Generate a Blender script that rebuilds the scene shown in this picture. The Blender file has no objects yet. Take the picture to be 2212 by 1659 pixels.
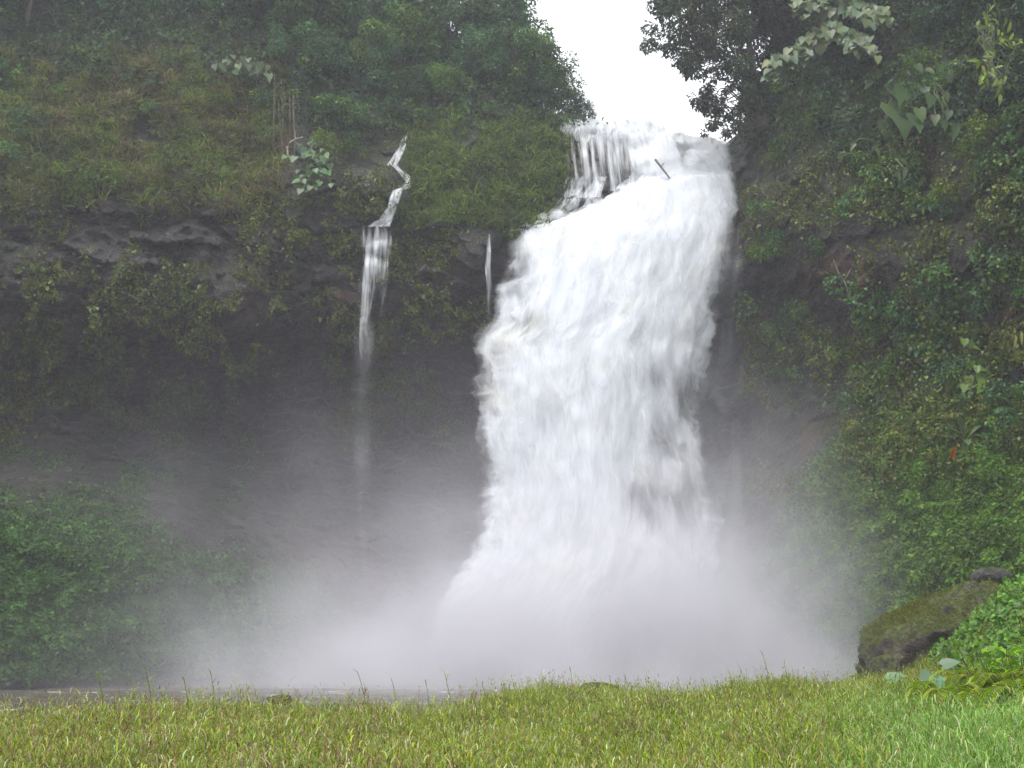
import bpy, math, random
import numpy as np
from math import radians, sin, cos, pi
from mathutils import Vector, Matrix

rng = np.random.default_rng(7)
random.seed(7)
SC = bpy.context.scene
COL = SC.collection

# ------------------------------------------------------------------ camera
PITCH = radians(13.2)
CAMZ = 2.5
cam_d = bpy.data.cameras.new("camera")
cam_d.sensor_width = 36.0
cam_d.lens = 18.0 / 0.4663
cam_d.clip_start = 0.1
cam_d.clip_end = 3000
cam = bpy.data.objects.new("camera", cam_d)
COL.objects.link(cam)
cam.location = (0, 0, CAMZ)
cam.rotation_euler = (radians(90) + PITCH, 0, 0)
SC.camera = cam

# ------------------------------------------------------------------ sky, sun, exposure
SUN_EL, SUN_AZ = radians(68), radians(215)      # azimuth clockwise from +Y: behind the viewer, to the left
w = bpy.data.worlds.new("World")
SC.world = w
w.use_nodes = True
nt = w.node_tree
nt.nodes.clear()
sky = nt.nodes.new("ShaderNodeTexSky")
sky.sky_type = 'NISHITA'
sky.sun_disc = False
sky.sun_elevation = SUN_EL
sky.sun_rotation = SUN_AZ
sky.dust_density = 4.0
hs = nt.nodes.new("ShaderNodeHueSaturation")     # overcast: the blue is washed out by cloud
hs.inputs['Saturation'].default_value = 0.10
cm = nt.nodes.new("ShaderNodeMix"); cm.data_type = 'RGBA'
cm.inputs[0].default_value = 0.45
cm.inputs[7].default_value = (11.0, 11.3, 12.0, 1)   # cloud layer of even brightness
bg = nt.nodes.new("ShaderNodeBackground")
bg.inputs['Strength'].default_value = 0.12
wo = nt.nodes.new("ShaderNodeOutputWorld")
nt.links.new(sky.outputs[0], hs.inputs['Color'])
nt.links.new(hs.outputs[0], cm.inputs[6])
nt.links.new(cm.outputs[2], bg.inputs['Color'])
nt.links.new(bg.outputs[0], wo.inputs['Surface'])

sd = bpy.data.lights.new("sun", 'SUN')
sd.energy = 1.2
sd.angle = radians(25)
sd.color = (1.0, 0.97, 0.93)
so = bpy.data.objects.new("sun", sd)
COL.objects.link(so)
sdir = Vector((sin(SUN_AZ) * cos(SUN_EL), cos(SUN_AZ) * cos(SUN_EL), sin(SUN_EL)))
so.rotation_euler = sdir.to_track_quat('Z', 'Y').to_euler()
so.location = sdir * 100

SC.view_settings.view_transform = 'Standard'
SC.view_settings.look = 'None'
SC.view_settings.gamma = 1.0
SC.view_settings.exposure = 1.08
SC.cycles.max_bounces = 6
SC.cycles.diffuse_bounces = 3
SC.cycles.glossy_bounces = 2
SC.cycles.transmission_bounces = 3
SC.cycles.volume_bounces = 1
SC.cycles.transparent_max_bounces = 40
SC.cycles.use_denoising = True
SC.cycles.volume_step_rate = 1.0
SC.cycles.volume_max_steps = 128

# ------------------------------------------------------------------ maths helpers
FX = 2372.0                                       # a photo 2212 px wide: focal length in pixels
SP, CP = sin(PITCH), cos(PITCH)


def ray(px, py):
    """slope of the sight line: x and height gained per metre of depth."""
    dx = (np.asarray(px, float) - 1106.0) / FX
    dy = (829.5 - np.asarray(py, float)) / FX
    y = CP - dy * SP
    return dx / y, (SP + dy * CP) / y


def at(px, py, Y):
    a, e = ray(px, py)
    Y = np.asarray(Y, float)
    return np.stack(np.broadcast_arrays(a * Y, Y, CAMZ + e * Y), -1)


_perm = np.random.default_rng(3).permutation(4096)
_grad = np.random.default_rng(4).normal(size=(4096, 3))
_grad /= np.linalg.norm(_grad, axis=1)[:, None]


def noise3(p):
    p = np.asarray(p, float)
    i = np.floor(p).astype(np.int64)
    f = p - i
    u = f * f * f * (f * (f * 6 - 15) + 10)
    out = np.zeros(p.shape[:-1])
    for dx in (0, 1):
        wx = u[..., 0] if dx else 1 - u[..., 0]
        for dy in (0, 1):
            wy = u[..., 1] if dy else 1 - u[..., 1]
            for dz in (0, 1):
                wz = u[..., 2] if dz else 1 - u[..., 2]
                h = _perm[(i[..., 0] + dx) & 4095]
                h = _perm[(h + i[..., 1] + dy) & 4095]
                h = _perm[(h + i[..., 2] + dz) & 4095]
                g = _grad[h]
                out += wx * wy * wz * (g[..., 0] * (f[..., 0] - dx) + g[..., 1] * (f[..., 1] - dy) + g[..., 2] * (f[..., 2] - dz))
    return out * 1.6


def fbm(p, octs=4, gain=0.5):
    p = np.asarray(p, float)
    s, a, t = 0, 1.0, 0.0
    for k in range(octs):
        s = s + a * noise3(p * 2.0 ** k + 17.3 * k)
        t += a
        a *= gain
    return s / t


def ridge(p, octs=4):
    s, a, t = 0, 1.0, 0.0
    for k in range(octs):
        s = s + a * (1 - 2 * np.abs(noise3(p * 2.0 ** k + 31.7 * k)))
        t += a
        a *= 0.5
    return s / t


def facets(p, seed, tilt=.6):
    """fractured rock: every cell is a tilted plane of its own height."""
    p = np.asarray(p, float)
    i0 = np.floor(p).astype(np.int64)
    best = np.full(p.shape[:-1], 1e9); val = np.zeros(p.shape[:-1])
    rg = np.random.default_rng(seed)
    R = rg.uniform(0, 1, (4096, 3)); G = rg.normal(size=(4096, 3)) * tilt; H = rg.uniform(-1, 1, 4096)
    for a in (-1, 0, 1):
        for b in (-1, 0, 1):
            for c in (-1, 0, 1):
                i = i0 + np.array([a, b, c])
                h = _perm[i[..., 0] & 4095]; h = _perm[(h + i[..., 1]) & 4095]; h = _perm[(h + i[..., 2]) & 4095]
                q = p - (i + R[h])
                d = (q * q).sum(-1)
                k = d < best
                val = np.where(k, H[h] + (G[h] * q).sum(-1), val)
                best = np.where(k, d, best)
    return val


def cells(p, seed):
    """nearest scattered point: offset from it, distance and a random number of its own."""
    p = np.asarray(p, float)
    i0 = np.floor(p).astype(np.int64)
    rg = np.random.default_rng(seed)
    R = rg.uniform(0, 1, (4096, 3)); H = rg.uniform(0, 1, 4096)
    best = np.full(len(p), 1e9); Q = np.zeros((len(p), 3)); val = np.zeros(len(p))
    for a in (-1, 0, 1):
        for b in (-1, 0, 1):
            for c in (-1, 0, 1):
                i = i0 + np.array([a, b, c])
                h = _perm[i[:, 0] & 4095]; h = _perm[(h + i[:, 1]) & 4095]; h = _perm[(h + i[:, 2]) & 4095]
                q = p - (i + R[h])
                d = (q * q).sum(-1)
                k = d < best
                Q[k] = q[k]; val[k] = H[h][k]; best = np.minimum(best, d)
    return Q, np.sqrt(best), val


def sstep(a, b, x):
    t = np.clip((x - a) / (b - a), 0, 1)
    return t * t * (3 - 2 * t)


def unit(v):
    return v / np.maximum(np.linalg.norm(v, axis=-1, keepdims=True), 1e-9)


# ------------------------------------------------------------------ object helpers
def tag(o, label=None, cat=None, group=None, kind=None):
    if label: o['label'] = label
    if cat: o['category'] = cat
    if group: o['group'] = group
    if kind: o['kind'] = kind
    return o


def empty(name, loc, label, cat, group=None):
    o = bpy.data.objects.new(name, None)
    COL.objects.link(o)
    o.location = loc
    return tag(o, label, cat, group)


def mesh_obj(name, V, F, mat, parent=None, smooth=True, attrs=None, loc=(0, 0, 0), world=False):
    """V (n,3); F list of faces or (m,k) array."""
    me = bpy.data.meshes.new(name)
    V = np.asarray(V, float)
    if parent is not None and world: V = V - np.array(parent.location)
    V = np.asarray(V, np.float32)
    if isinstance(F, np.ndarray):
        m, k = F.shape
        me.vertices.add(len(V)); me.vertices.foreach_set('co', V.ravel())
        me.loops.add(m * k); me.loops.foreach_set('vertex_index', F.astype(np.int32).ravel())
        me.polygons.add(m); me.polygons.foreach_set('loop_start', np.arange(0, m * k, k, dtype=np.int32))
        me.update(calc_edges=True)
    else:
        me.from_pydata(V.tolist(), [], F)
        me.update()
    if smooth:
        me.polygons.foreach_set('use_smooth', np.ones(len(me.polygons), bool))
    for an, (dom, arr) in (attrs or {}).items():
        arr = np.asarray(arr, np.float32)
        if arr.ndim == 1:
            a = me.attributes.new(an, 'FLOAT', dom); a.data.foreach_set('value', arr)
        elif arr.shape[1] == 2:
            a = me.attributes.new(an, 'FLOAT2', dom); a.data.foreach_set('vector', arr.ravel())
        else:
            a = me.attributes.new(an, 'FLOAT_COLOR', dom)
            c = np.ones((len(arr), 4), np.float32); c[:, :3] = arr
            a.data.foreach_set('color', c.ravel())
    me.materials.append(mat)
    o = bpy.data.objects.new(name, me)
    COL.objects.link(o)
    o.location = loc
    if parent: o.parent = parent
    return o


def grid_faces(nr, nc):
    i = np.arange(nr * nc).reshape(nr, nc)
    return np.stack([i[:-1, :-1], i[:-1, 1:], i[1:, 1:], i[1:, :-1]], -1).reshape(-1, 4)


# leaf templates: (along, across, up) in leaf lengths / widths
T_OVAL = (np.array([(0, 0, 0), (.42, .5, .10), (1, 0, -.08), (.42, -.5, .10)]), [(0, 1, 2, 3)])
T_BLADE = (np.array([(0, .4, 0), (0, -.4, 0), (.4, .5, .15), (.4, -.5, .15), (.75, .35, .05), (.75, -.35, .05), (.98, .04, -.30), (.98, -.04, -.30)]), [(0, 1, 3, 2), (2, 3, 5, 4), (4, 5, 7, 6)])
T_HEART = (np.array([(0, 0, 0), (-.14, .28, .04), (.10, .52, .08), (.45, .42, .07), (.75, .2, .02), (1, 0, -.10),
                     (.75, -.2, .02), (.45, -.42, .07), (.10, -.52, .08), (-.14, -.28, .04), (.4, 0, -.02)]),
           [(0, 10, 2, 1), (2, 10, 4, 3), (4, 10, 6, 5), (6, 10, 8, 7), (8, 10, 0, 9)])
T_LANCE = (np.array([(0, 0, 0), (.3, .45, .08), (.65, .35, .02), (1, 0, -.18), (.65, -.35, .02), (.3, -.45, .08), (.5, 0, -.03)]),
           [(0, 6, 2, 1), (2, 6, 4, 3), (4, 6, 0, 5)])
EXTRA_TRI = None


def leaf_geo(pos, d, n, L, Wd, col, tmpl):
    """all leaves as one vertex / quad set; every template is made of quads."""
    T, faces = tmpl
    d = unit(d)
    s = unit(np.cross(n, d))
    n = np.cross(d, s)
    L = np.broadcast_to(np.asarray(L, float), (len(pos),)); Wd = np.broadcast_to(np.asarray(Wd, float), (len(pos),))
    V = (pos[:, None, :] + d[:, None, :] * (T[None, :, 0:1] * L[:, None, None])
         + s[:, None, :] * (T[None, :, 1:2] * Wd[:, None, None])
         + n[:, None, :] * (T[None, :, 2:3] * L[:, None, None]))
    K = len(T)
    F = (np.arange(len(pos))[:, None, None] * K + np.array(faces)[None]).reshape(-1, 4)
    C = np.repeat(col, len(faces), axis=0)
    return V.reshape(-1, 3), F, C


def join_geo(parts):
    Vs, Fs, Cs, o = [], [], [], 0
    for V, F, C in parts:
        Vs.append(V); Fs.append(F + o); Cs.append(C); o += len(V)
    return np.concatenate(Vs), np.concatenate(Fs), np.concatenate(Cs)


def leaf_obj(name, geo, mat, parent=None, world=False):
    V, F, C = geo
    return mesh_obj(name, V, F, mat, parent, smooth=False, world=world, attrs={'tint': ('FACE', C)})


def tube_geo(pts, rad, sides=6):
    pts = np.asarray(pts, float); rad = np.broadcast_to(np.asarray(rad, float), (len(pts),))
    t = unit(np.gradient(pts, axis=0))
    ref = np.where(np.abs(t[:, 2:3]) > .9, np.array([[1., 0, 0]]), np.array([[0, 0, 1.]]))
    a = unit(np.cross(t, ref)); b = np.cross(t, a)
    ang = np.linspace(0, 2 * pi, sides, endpoint=False)
    V = pts[:, None] + rad[:, None, None] * (np.cos(ang)[None, :, None] * a[:, None] + np.sin(ang)[None, :, None] * b[:, None])
    n = len(pts)
    i = np.arange(n * sides).reshape(n, sides)
    j = np.roll(i, -1, axis=1)
    F = np.stack([i[:-1], j[:-1], j[1:], i[1:]], -1).reshape(-1, 4)
    V = V.reshape(-1, 3)
    return V, F, np.zeros((len(F), 3))


def tubes_obj(name, tubes, mat, parent=None, world=False):
    V, F, C = join_geo(tubes)
    return mesh_obj(name, V, F, mat, parent, world=world)


# ------------------------------------------------------------------ materials
def new_mat(name):
    m = bpy.data.materials.new(name)
    m.use_nodes = True
    m.node_tree.nodes.clear()
    return m, m.node_tree


def nd(nt, typ, **kw):
    n = nt.nodes.new(typ)
    for k, v in kw.items():
        setattr(n, k, v)
    return n


def leaf_mat(name, rough=0.5, trans=0.35, spec=0.4, vary=False):
    m, t = new_mat(name)
    at_ = nd(t, "ShaderNodeAttribute", attribute_name='tint')
    pr = nd(t, "ShaderNodeBsdfPrincipled")
    pr.inputs['Roughness'].default_value = rough
    pr.inputs['Specular IOR Level'].default_value = spec
    tr = nd(t, "ShaderNodeBsdfTranslucent")
    br = nd(t, "ShaderNodeMix", data_type='RGBA', blend_type='MULTIPLY')
    br.inputs[0].default_value = 1.0
    br.inputs[7].default_value = (1.25, 1.35, 0.7, 1)
    mx = nd(t, "ShaderNodeMixShader"); mx.inputs[0].default_value = trans
    o = nd(t, "ShaderNodeOutputMaterial")
    L = t.links.new
    oi = nd(t, "ShaderNodeObjectInfo")
    vr = nd(t, "ShaderNodeMapRange"); vr.inputs[3].default_value = .68; vr.inputs[4].default_value = 1.15; L(oi.outputs['Random'], vr.inputs[0])
    vm = nd(t, "ShaderNodeVectorMath", operation='SCALE')
    L(at_.outputs['Color'], vm.inputs[0])
    if vary: L(vr.outputs[0], vm.inputs['Scale'])
    L(vm.outputs[0], pr.inputs['Base Color']); L(vm.outputs[0], br.inputs[6])
    L(br.outputs[2], tr.inputs['Color'])
    L(pr.outputs[0], mx.inputs[1]); L(tr.outputs[0], mx.inputs[2]); L(mx.outputs[0], o.inputs['Surface'])
    return m


M_LEAF = leaf_mat("leaf", .55, .3, .2)
M_TREE = leaf_mat("tree_leaf", .55, .3, .22, True)
M_WET = leaf_mat("wet_leaf", 0.42, 0.25, 0.28)
M_GRASS = leaf_mat("grass_leaf", 0.45, 0.3, 0.35)


def ramp(t, stops):
    r = nd(t, "ShaderNodeValToRGB")
    e = r.color_ramp.elements
    while len(e) < len(stops): e.new(0.5)
    for k, (p, c) in enumerate(stops):
        e[k].position = p
        e[k].color = (*c, 1) if len(c) == 3 else c
    return r


def rock_mat(name, c0, c1, c2, moss=(0.06, 0.07, 0.015), moss_amt=0.5, scale=1.0, use_attr=False):
    m, t = new_mat(name)
    L = t.links.new
    geo = nd(t, "ShaderNodeNewGeometry")
    n1 = nd(t, "ShaderNodeTexNoise"); n1.inputs['Scale'].default_value = 0.35 * scale; n1.inputs['Detail'].default_value = 8; n1.inputs['Roughness'].default_value = .65
    n2 = nd(t, "ShaderNodeTexNoise"); n2.inputs['Scale'].default_value = 2.5 * scale; n2.inputs['Detail'].default_value = 8; n2.inputs['Roughness'].default_value = .7
    n3 = nd(t, "ShaderNodeTexNoise"); n3.inputs['Scale'].default_value = 0.9 * scale; n3.inputs['Detail'].default_value = 6; n3.inputs['Roughness'].default_value = .7
    for n in (n1, n2, n3): L(geo.outputs['Position'], n.inputs['Vector'])
    r = ramp(t, [(0.40, c0), (0.50, c1), (0.61, c2)])
    mixn = nd(t, "ShaderNodeMath", operation='MULTIPLY_ADD'); mixn.inputs[1].default_value = 0.45
    L(n2.outputs[0], mixn.inputs[0])
    h = nd(t, "ShaderNodeMath", operation='MULTIPLY'); h.inputs[1].default_value = 0.55
    L(n1.outputs[0], h.inputs[0]); L(h.outputs[0], mixn.inputs[2]); L(mixn.outputs[0], r.inputs[0])
    sep = nd(t, "ShaderNodeSeparateXYZ"); L(geo.outputs['Normal'], sep.inputs[0])
    ms = nd(t, "ShaderNodeMath", operation='MULTIPLY_ADD'); ms.inputs[1].default_value = 0.35   # moss likes ledges
    L(sep.outputs[2], ms.inputs[0]); L(n3.outputs[0], ms.inputs[2])
    last = ms.outputs[0]
    if use_attr:
        a = nd(t, "ShaderNodeAttribute", attribute_name='moss')
        ad = nd(t, "ShaderNodeMath", operation='ADD'); L(last, ad.inputs[0]); L(a.outputs['Fac'], ad.inputs[1]); last = ad.outputs[0]
    mr = nd(t, "ShaderNodeMapRange"); mr.inputs[1].default_value = 1.0 - moss_amt; mr.inputs[2].default_value = 1.18 - moss_amt
    L(last, mr.inputs[0])
    mc = ramp(t, [(0.3, tuple(x * .5 for x in moss)), (0.7, moss)]); L(n2.outputs[0], mc.inputs[0])
    mix = nd(t, "ShaderNodeMix", data_type='RGBA')
    L(mr.outputs[0], mix.inputs[0]); L(r.outputs[0], mix.inputs[6]); L(mc.outputs[0], mix.inputs[7])
    col = mix.outputs[2]
    if use_attr:
        a2 = nd(t, "ShaderNodeAttribute", attribute_name='soil')
        mix2 = nd(t, "ShaderNodeMix", data_type='RGBA'); mix2.inputs[7].default_value = (0.10, 0.045, 0.022, 1)
        L(a2.outputs['Fac'], mix2.inputs[0]); L(col, mix2.inputs[6]); col = mix2.outputs[2]
    bp = nd(t, "ShaderNodeBump"); bp.inputs['Strength'].default_value = 0.9; bp.inputs['Distance'].default_value = 0.4 / scale
    vo = nd(t, "ShaderNodeTexVoronoi", feature='DISTANCE_TO_EDGE'); vo.inputs['Scale'].default_value = 1.1 * scale
    vm = nd(t, "ShaderNodeMapping"); vm.inputs['Scale'].default_value = (1, 1, 1.7); vw = nd(t, "ShaderNodeVectorMath", operation='ADD')
    L(geo.outputs['Position'], vw.inputs[0]); L(n3.outputs['Color'], vw.inputs[1]); L(vw.outputs[0], vm.inputs[0]); L(vm.outputs[0], vo.inputs['Vector'])
    vr = nd(t, "ShaderNodeMapRange"); vr.inputs[2].default_value = .12; L(vo.outputs[0], vr.inputs[0])
    vs = nd(t, "ShaderNodeMath", operation='MULTIPLY_ADD'); vs.inputs[1].default_value = .35; L(vr.outputs[0], vs.inputs[0]); L(n2.outputs[0], vs.inputs[2])
    L(vs.outputs[0], bp.inputs['Height'])
    pr = nd(t, "ShaderNodeBsdfPrincipled"); pr.inputs['Roughness'].default_value = 0.5
    L(col, pr.inputs['Base Color']); L(bp.outputs[0], pr.inputs['Normal'])
    o = nd(t, "ShaderNodeOutputMaterial"); L(pr.outputs[0], o.inputs['Surface'])
    return m


M_CLIFF = rock_mat("cliff_rock", (0.006, 0.0055, 0.005), (0.018, 0.016, 0.0145), (0.048, 0.040, 0.036), moss=(0.026, 0.036, 0.008), moss_amt=0.42, use_attr=True)
M_ROCK = rock_mat("dark_rock", (0.02, 0.02, 0.021), (0.05, 0.048, 0.046), (0.10, 0.095, 0.09), moss_amt=0.25, scale=2)
M_BOULDER = rock_mat("mossy_rock", (0.03, 0.025, 0.02), (0.06, 0.048, 0.038), (0.13, 0.105, 0.085), moss=(0.075, 0.095, 0.014), moss_amt=0.5, scale=2.2)


def plain_mat(name, col, rough=0.8, nscale=3.0, var=0.5):
    m, t = new_mat(name)
    L = t.links.new
    n1 = nd(t, "ShaderNodeTexNoise"); n1.inputs['Scale'].default_value = nscale; n1.inputs['Detail'].default_value = 6
    r = ramp(t, [(0.3, tuple(c * (1 - var) for c in col)), (0.7, tuple(c * (1 + var) for c in col))])
    pr = nd(t, "ShaderNodeBsdfPrincipled"); pr.inputs['Roughness'].default_value = rough
    geo = nd(t, "ShaderNodeNewGeometry"); L(geo.outputs['Position'], n1.inputs['Vector'])
    L(n1.outputs[0], r.inputs[0]); L(r.outputs[0], pr.inputs['Base Color'])
    o = nd(t, "ShaderNodeOutputMaterial"); L(pr.outputs[0], o.inputs['Surface'])
    return m


M_BARK = plain_mat("bark", (0.07, 0.055, 0.045))
M_STEM = plain_mat("green_stem", (0.07, 0.09, 0.03), 0.6)
M_WOOD = plain_mat("wet_wood", (0.05, 0.04, 0.035), 0.5)
M_EARTH = plain_mat("earth", (0.055, 0.055, 0.02), 0.95, 1.5, 0.6)


def water_fall_mat(name, sx, sy, detail, width, col=(0.86, 0.88, 0.91), seed=0.0, maxa=1.0, warp=0.6):
    """aerated falling water: white where dense, open between the strands. «uvw» holds metres across / along the flow."""
    m, t = new_mat(name)
    L = t.links.new
    uv = nd(t, "ShaderNodeAttribute", attribute_name='flow')
    mp = nd(t, "ShaderNodeMapping"); mp.inputs['Scale'].default_value = (sx, sy, 1); mp.inputs['Location'].default_value = (seed * 3.7, seed * 1.3, seed)
    L(uv.outputs['Vector'], mp.inputs['Vector'])
    n = nd(t, "ShaderNodeTexNoise"); n.inputs['Scale'].default_value = 1.0; n.inputs['Detail'].default_value = detail
    n.inputs['Roughness'].default_value = 0.54; n.inputs['Distortion'].default_value = warp
    L(mp.outputs[0], n.inputs['Vector'])
    cov = nd(t, "ShaderNodeAttribute", attribute_name='cover')
    ad = nd(t, "ShaderNodeMath", operation='ADD'); L(n.outputs[0], ad.inputs[0]); L(cov.outputs['Fac'], ad.inputs[1])
    mr = nd(t, "ShaderNodeMapRange", interpolation_type='SMOOTHSTEP')
    mr.inputs[1].default_value = 1.0 - width; mr.inputs[2].default_value = 1.0 + width; mr.inputs[4].default_value = maxa
    L(ad.outputs[0], mr.inputs[0])
    df = nd(t, "ShaderNodeBsdfDiffuse")
    n5 = nd(t, "ShaderNodeTexNoise"); n5.inputs['Scale'].default_value = .22; n5.inputs['Detail'].default_value = 3
    L(uv.outputs['Vector'], n5.inputs['Vector'])
    sed = ramp(t, [(.52, col), (.72, (.80, .78, .70))]); L(n5.outputs[0], sed.inputs[0]); L(sed.outputs[0], df.inputs['Color'])
    tl = nd(t, "ShaderNodeBsdfTranslucent"); tl.inputs['Color'].default_value = (*col, 1)
    m1 = nd(t, "ShaderNodeMixShader"); m1.inputs[0].default_value = 0.5
    L(df.outputs[0], m1.inputs[1]); L(tl.outputs[0], m1.inputs[2])
    tp = nd(t, "ShaderNodeBsdfTransparent")
    m2 = nd(t, "ShaderNodeMixShader")
    L(mr.outputs[0], m2.inputs[0]); L(tp.outputs[0], m2.inputs[1]); L(m1.outputs[0], m2.inputs[2])
    o = nd(t, "ShaderNodeOutputMaterial"); L(m2.outputs[0], o.inputs['Surface'])
    return m


# ------------------------------------------------------------------ the cliff: depth of the rock face along each sight line
CTRL = """
-500 1480 50;-500 1000 58;-500 600 62;-500 200 66;-500 -200 78
-250 1480 56;-250 1200 60;-250 1000 65;-250 850 70;-250 600 69;-250 400 69;-250 200 72;-250 0 77;-250 -200 84
0 1470 61;0 1300 63;0 1100 66;0 1000 73.5;0 850 77.5;0 650 71;0 480 72;0 350 73.5;0 200 77;0 0 82;0 -200 88
300 1470 65;300 1300 67;300 1130 70;300 1000 79.5;300 850 82.5;300 650 74;300 480 75;300 350 77;300 200 80;300 0 85;300 -200 92
500 1475 69;500 1300 73;500 1150 76;500 1000 84.5;500 850 85.5;500 700 77;500 600 76;500 480 77;500 350 79;500 200 82;500 0 87;500 -200 95
780 1475 77;780 1300 80;780 1000 87.5;780 850 87.5;780 700 81;780 490 79;780 370 80.5;780 280 83;780 200 85;780 0 92;780 -200 99
1040 1475 81;1040 1200 84;1040 1000 88.5;1040 750 84;1040 500 80.5;1040 400 82;1040 270 85;1040 200 89;1040 0 97
1220 1475 83;1220 1000 86;1220 700 85;1220 500 82.5;1220 480 82.5;1220 400 84;1220 270 87
1400 1475 83;1400 700 86;1400 460 83;1400 330 88;1400 275 90
1590 1475 80;1590 1000 80;1590 700 80;1590 400 80;1590 310 84
1720 1475 69;1720 1300 70;1720 1000 74;1720 850 75.5;1720 640 74;1720 580 72.5;1720 400 73;1720 250 76;1720 0 82;1720 -200 86
1900 1440 60;1900 1300 61;1900 1100 63.5;1900 900 67;1900 700 68;1900 640 66.5;1900 400 66;1900 200 68;1900 0 72;1900 -200 77
2212 1400 46;2212 1200 49;2212 1000 53;2212 850 56.5;2212 650 56.5;2212 400 55.5;2212 200 57;2212 0 61;2212 -200 65
2700 1400 32;2700 1000 38;2700 600 42;2700 0 46;2700 -200 50
"""
cp = np.array([[float(v) for v in q.split()] for line in CTRL.strip().splitlines() for q in line.split(';')])
_c = cp[:, :2] / 400.0


def _rbf(d):
    return np.sqrt(d * d + 0.04)


_A = _rbf(np.linalg.norm(_c[:, None] - _c[None], axis=-1))
_P = np.c_[np.ones(len(_c)), _c]
_S = np.block([[_A, _P], [_P.T, np.zeros((3, 3))]])
_w = np.linalg.solve(_S + 1e-9 * np.eye(len(_S)), np.r_[cp[:, 2], 0, 0, 0])


def depth0(px, py):
    q = np.stack([px, py], -1) / 400.0
    sh = q.shape[:-1]
    q = q.reshape(-1, 2)
    out = np.empty(len(q))
    for s in range(0, len(q), 20000):
        b = q[s:s + 20000]
        out[s:s + 20000] = _rbf(np.linalg.norm(b[:, None] - _c[None], axis=-1)) @ _w[:-3] + np.c_[np.ones(len(b)), b] @ _w[-3:]
    return out.reshape(sh)


def blob(px, py, cx, cy, rx, ry):
    return np.exp(-(((px - cx) / rx) ** 2 + ((py - cy) / ry) ** 2))


def rockness(px, py):
    r = 0
    for cx, cy, rx, ry in ((300, 520, 330, 90), (640, 620, 170, 80), (950, 480, 130, 60), (900, 560, 130, 70), (380, 370, 120, 35),
                           (1250, 440, 90, 70), (1800, 600, 110, 60), (1160, 440, 120, 40), (1120, 265, 70, 20), (2150, 590, 90, 60),
                           (840, 420, 60, 40), (300, 880, 420, 90), (800, 900, 240, 110), (1350, 340, 120, 60)):
        r = np.maximum(r, blob(px, py, cx, cy, rx, ry))
    return r


PXS = np.arange(-500, 2704, 4.0)
TOPX = [-500, 500, 650, 800, 950, 1050, 1130, 1200, 1235, 1300, 1400, 1500, 1565, 1592, 1620, 1650, 1700, 1760, 2704]
TOPY = [-200, -200, -180, -90, 40, 140, 205, 250, 266, 268, 288, 302, 312, 290, 235, 130, -40, -200, -200]
NR, NB = 400, 10
ptop = np.interp(PXS, TOPX, TOPY)
v = np.linspace(0, 1, NR)[:, None]
GPX = np.broadcast_to(PXS[None], (NR, len(PXS)))
GPY = 1530 + (ptop[None] - 1530) * v
D = depth0(GPX, GPY)
P0 = at(GPX, GPY, D)
rk = rockness(GPX, GPY)
warp = np.stack([fbm(P0 * .18 + 5, 2), fbm(P0 * .18 + 9, 2), fbm(P0 * .18 + 13, 2)], -1) * 2.0
big = fbm(P0 * np.array([.09, .09, .11]), 3) * 2.2
strata = ridge((P0 + warp) * np.array([.16, .16, .62]) + 3, 3) * .75
blocks = ridge((P0 + warp) * np.array([.42, .42, .5]) + 40, 3) * 0.8
fine = fbm(P0 * 1.1, 4) * .45
f1 = facets((P0 + warp * .5) * np.array([.30, .30, .52]), 1) * .75
f2 = facets((P0 + warp * .3) * np.array([.8, .8, 1.25]), 2) * .30
D = D + big * 0.8 - strata * (.35 + .3 * rk) - (f1 + f2) * (.35 + .75 * rk) - blocks * .2 - fine * (.5 + .5 * rk)
CL = at(GPX, GPY, D)                                # the face itself
cl_back = []
top = CL[-1]
for k in range(1, NB + 1):                           # plateau running back from the brink
    b = top.copy()
    f = k / NB
    b[:, 0] += top[:, 0] / top[:, 1] * 45 * f ** 1.3
    b[:, 1] += 45 * f ** 1.3
    b[:, 2] += -1.5 * f + fbm(b * .1, 3) * f * 1.5
    cl_back.append(b)
CV = np.concatenate([CL, np.array(cl_back)])
dPx = np.gradient(CL, axis=1); dPy = np.gradient(CL, axis=0)
CN = unit(np.cross(dPx, dPy))
CN *= np.where((CN * CL).sum(-1, keepdims=True) > 0, -1, 1)    # facing the valley
soil = np.zeros_like(GPX)
for cx, cy, rx, ry, s in ((605, 285, 20, 90, 1), (1790, 590, 60, 40, .8), (1862, 590, 14, 40, 1), (740, 650, 25, 40, .5), (520, 660, 25, 40, .4), (2030, 1120, 25, 50, .9),
                          (390, 400, 90, 30, .25), (2190, 640, 40, 60, .5), (1990, 330, 40, 60, .4), (1100, 400, 60, 30, .4), (720, 1250, 140, 140, .35), (1745, 945, 20, 40, .6)):
    soil = np.maximum(soil, s * blob(GPX, GPY, cx, cy, rx, ry))
soil = np.clip(soil * (1.0 + 1.2 * fbm(CL * .9, 3)), 0, 1)
mossm = .18 * fbm(CL * .12 + 50, 3) - .22 * rk + .12 * sstep(500, 300, GPY) + .22 * blob(GPX, GPY, 1040, 380, 160, 110) - .2 * sstep(780, 950, GPY) * sstep(1500, 1100, GPX)
mossm = mossm + .12 * sstep(1600, 1750, GPX)
padv = lambda a: np.concatenate([a, np.repeat(a[-1:], NB, 0)]).ravel()
cliff = mesh_obj("cliff", CV.reshape(-1, 3), grid_faces(NR + NB, len(PXS)), M_CLIFF, attrs={'moss': ('POINT', padv(mossm)), 'soil': ('POINT', padv(soil))})
tag(cliff, kind='structure')


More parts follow.
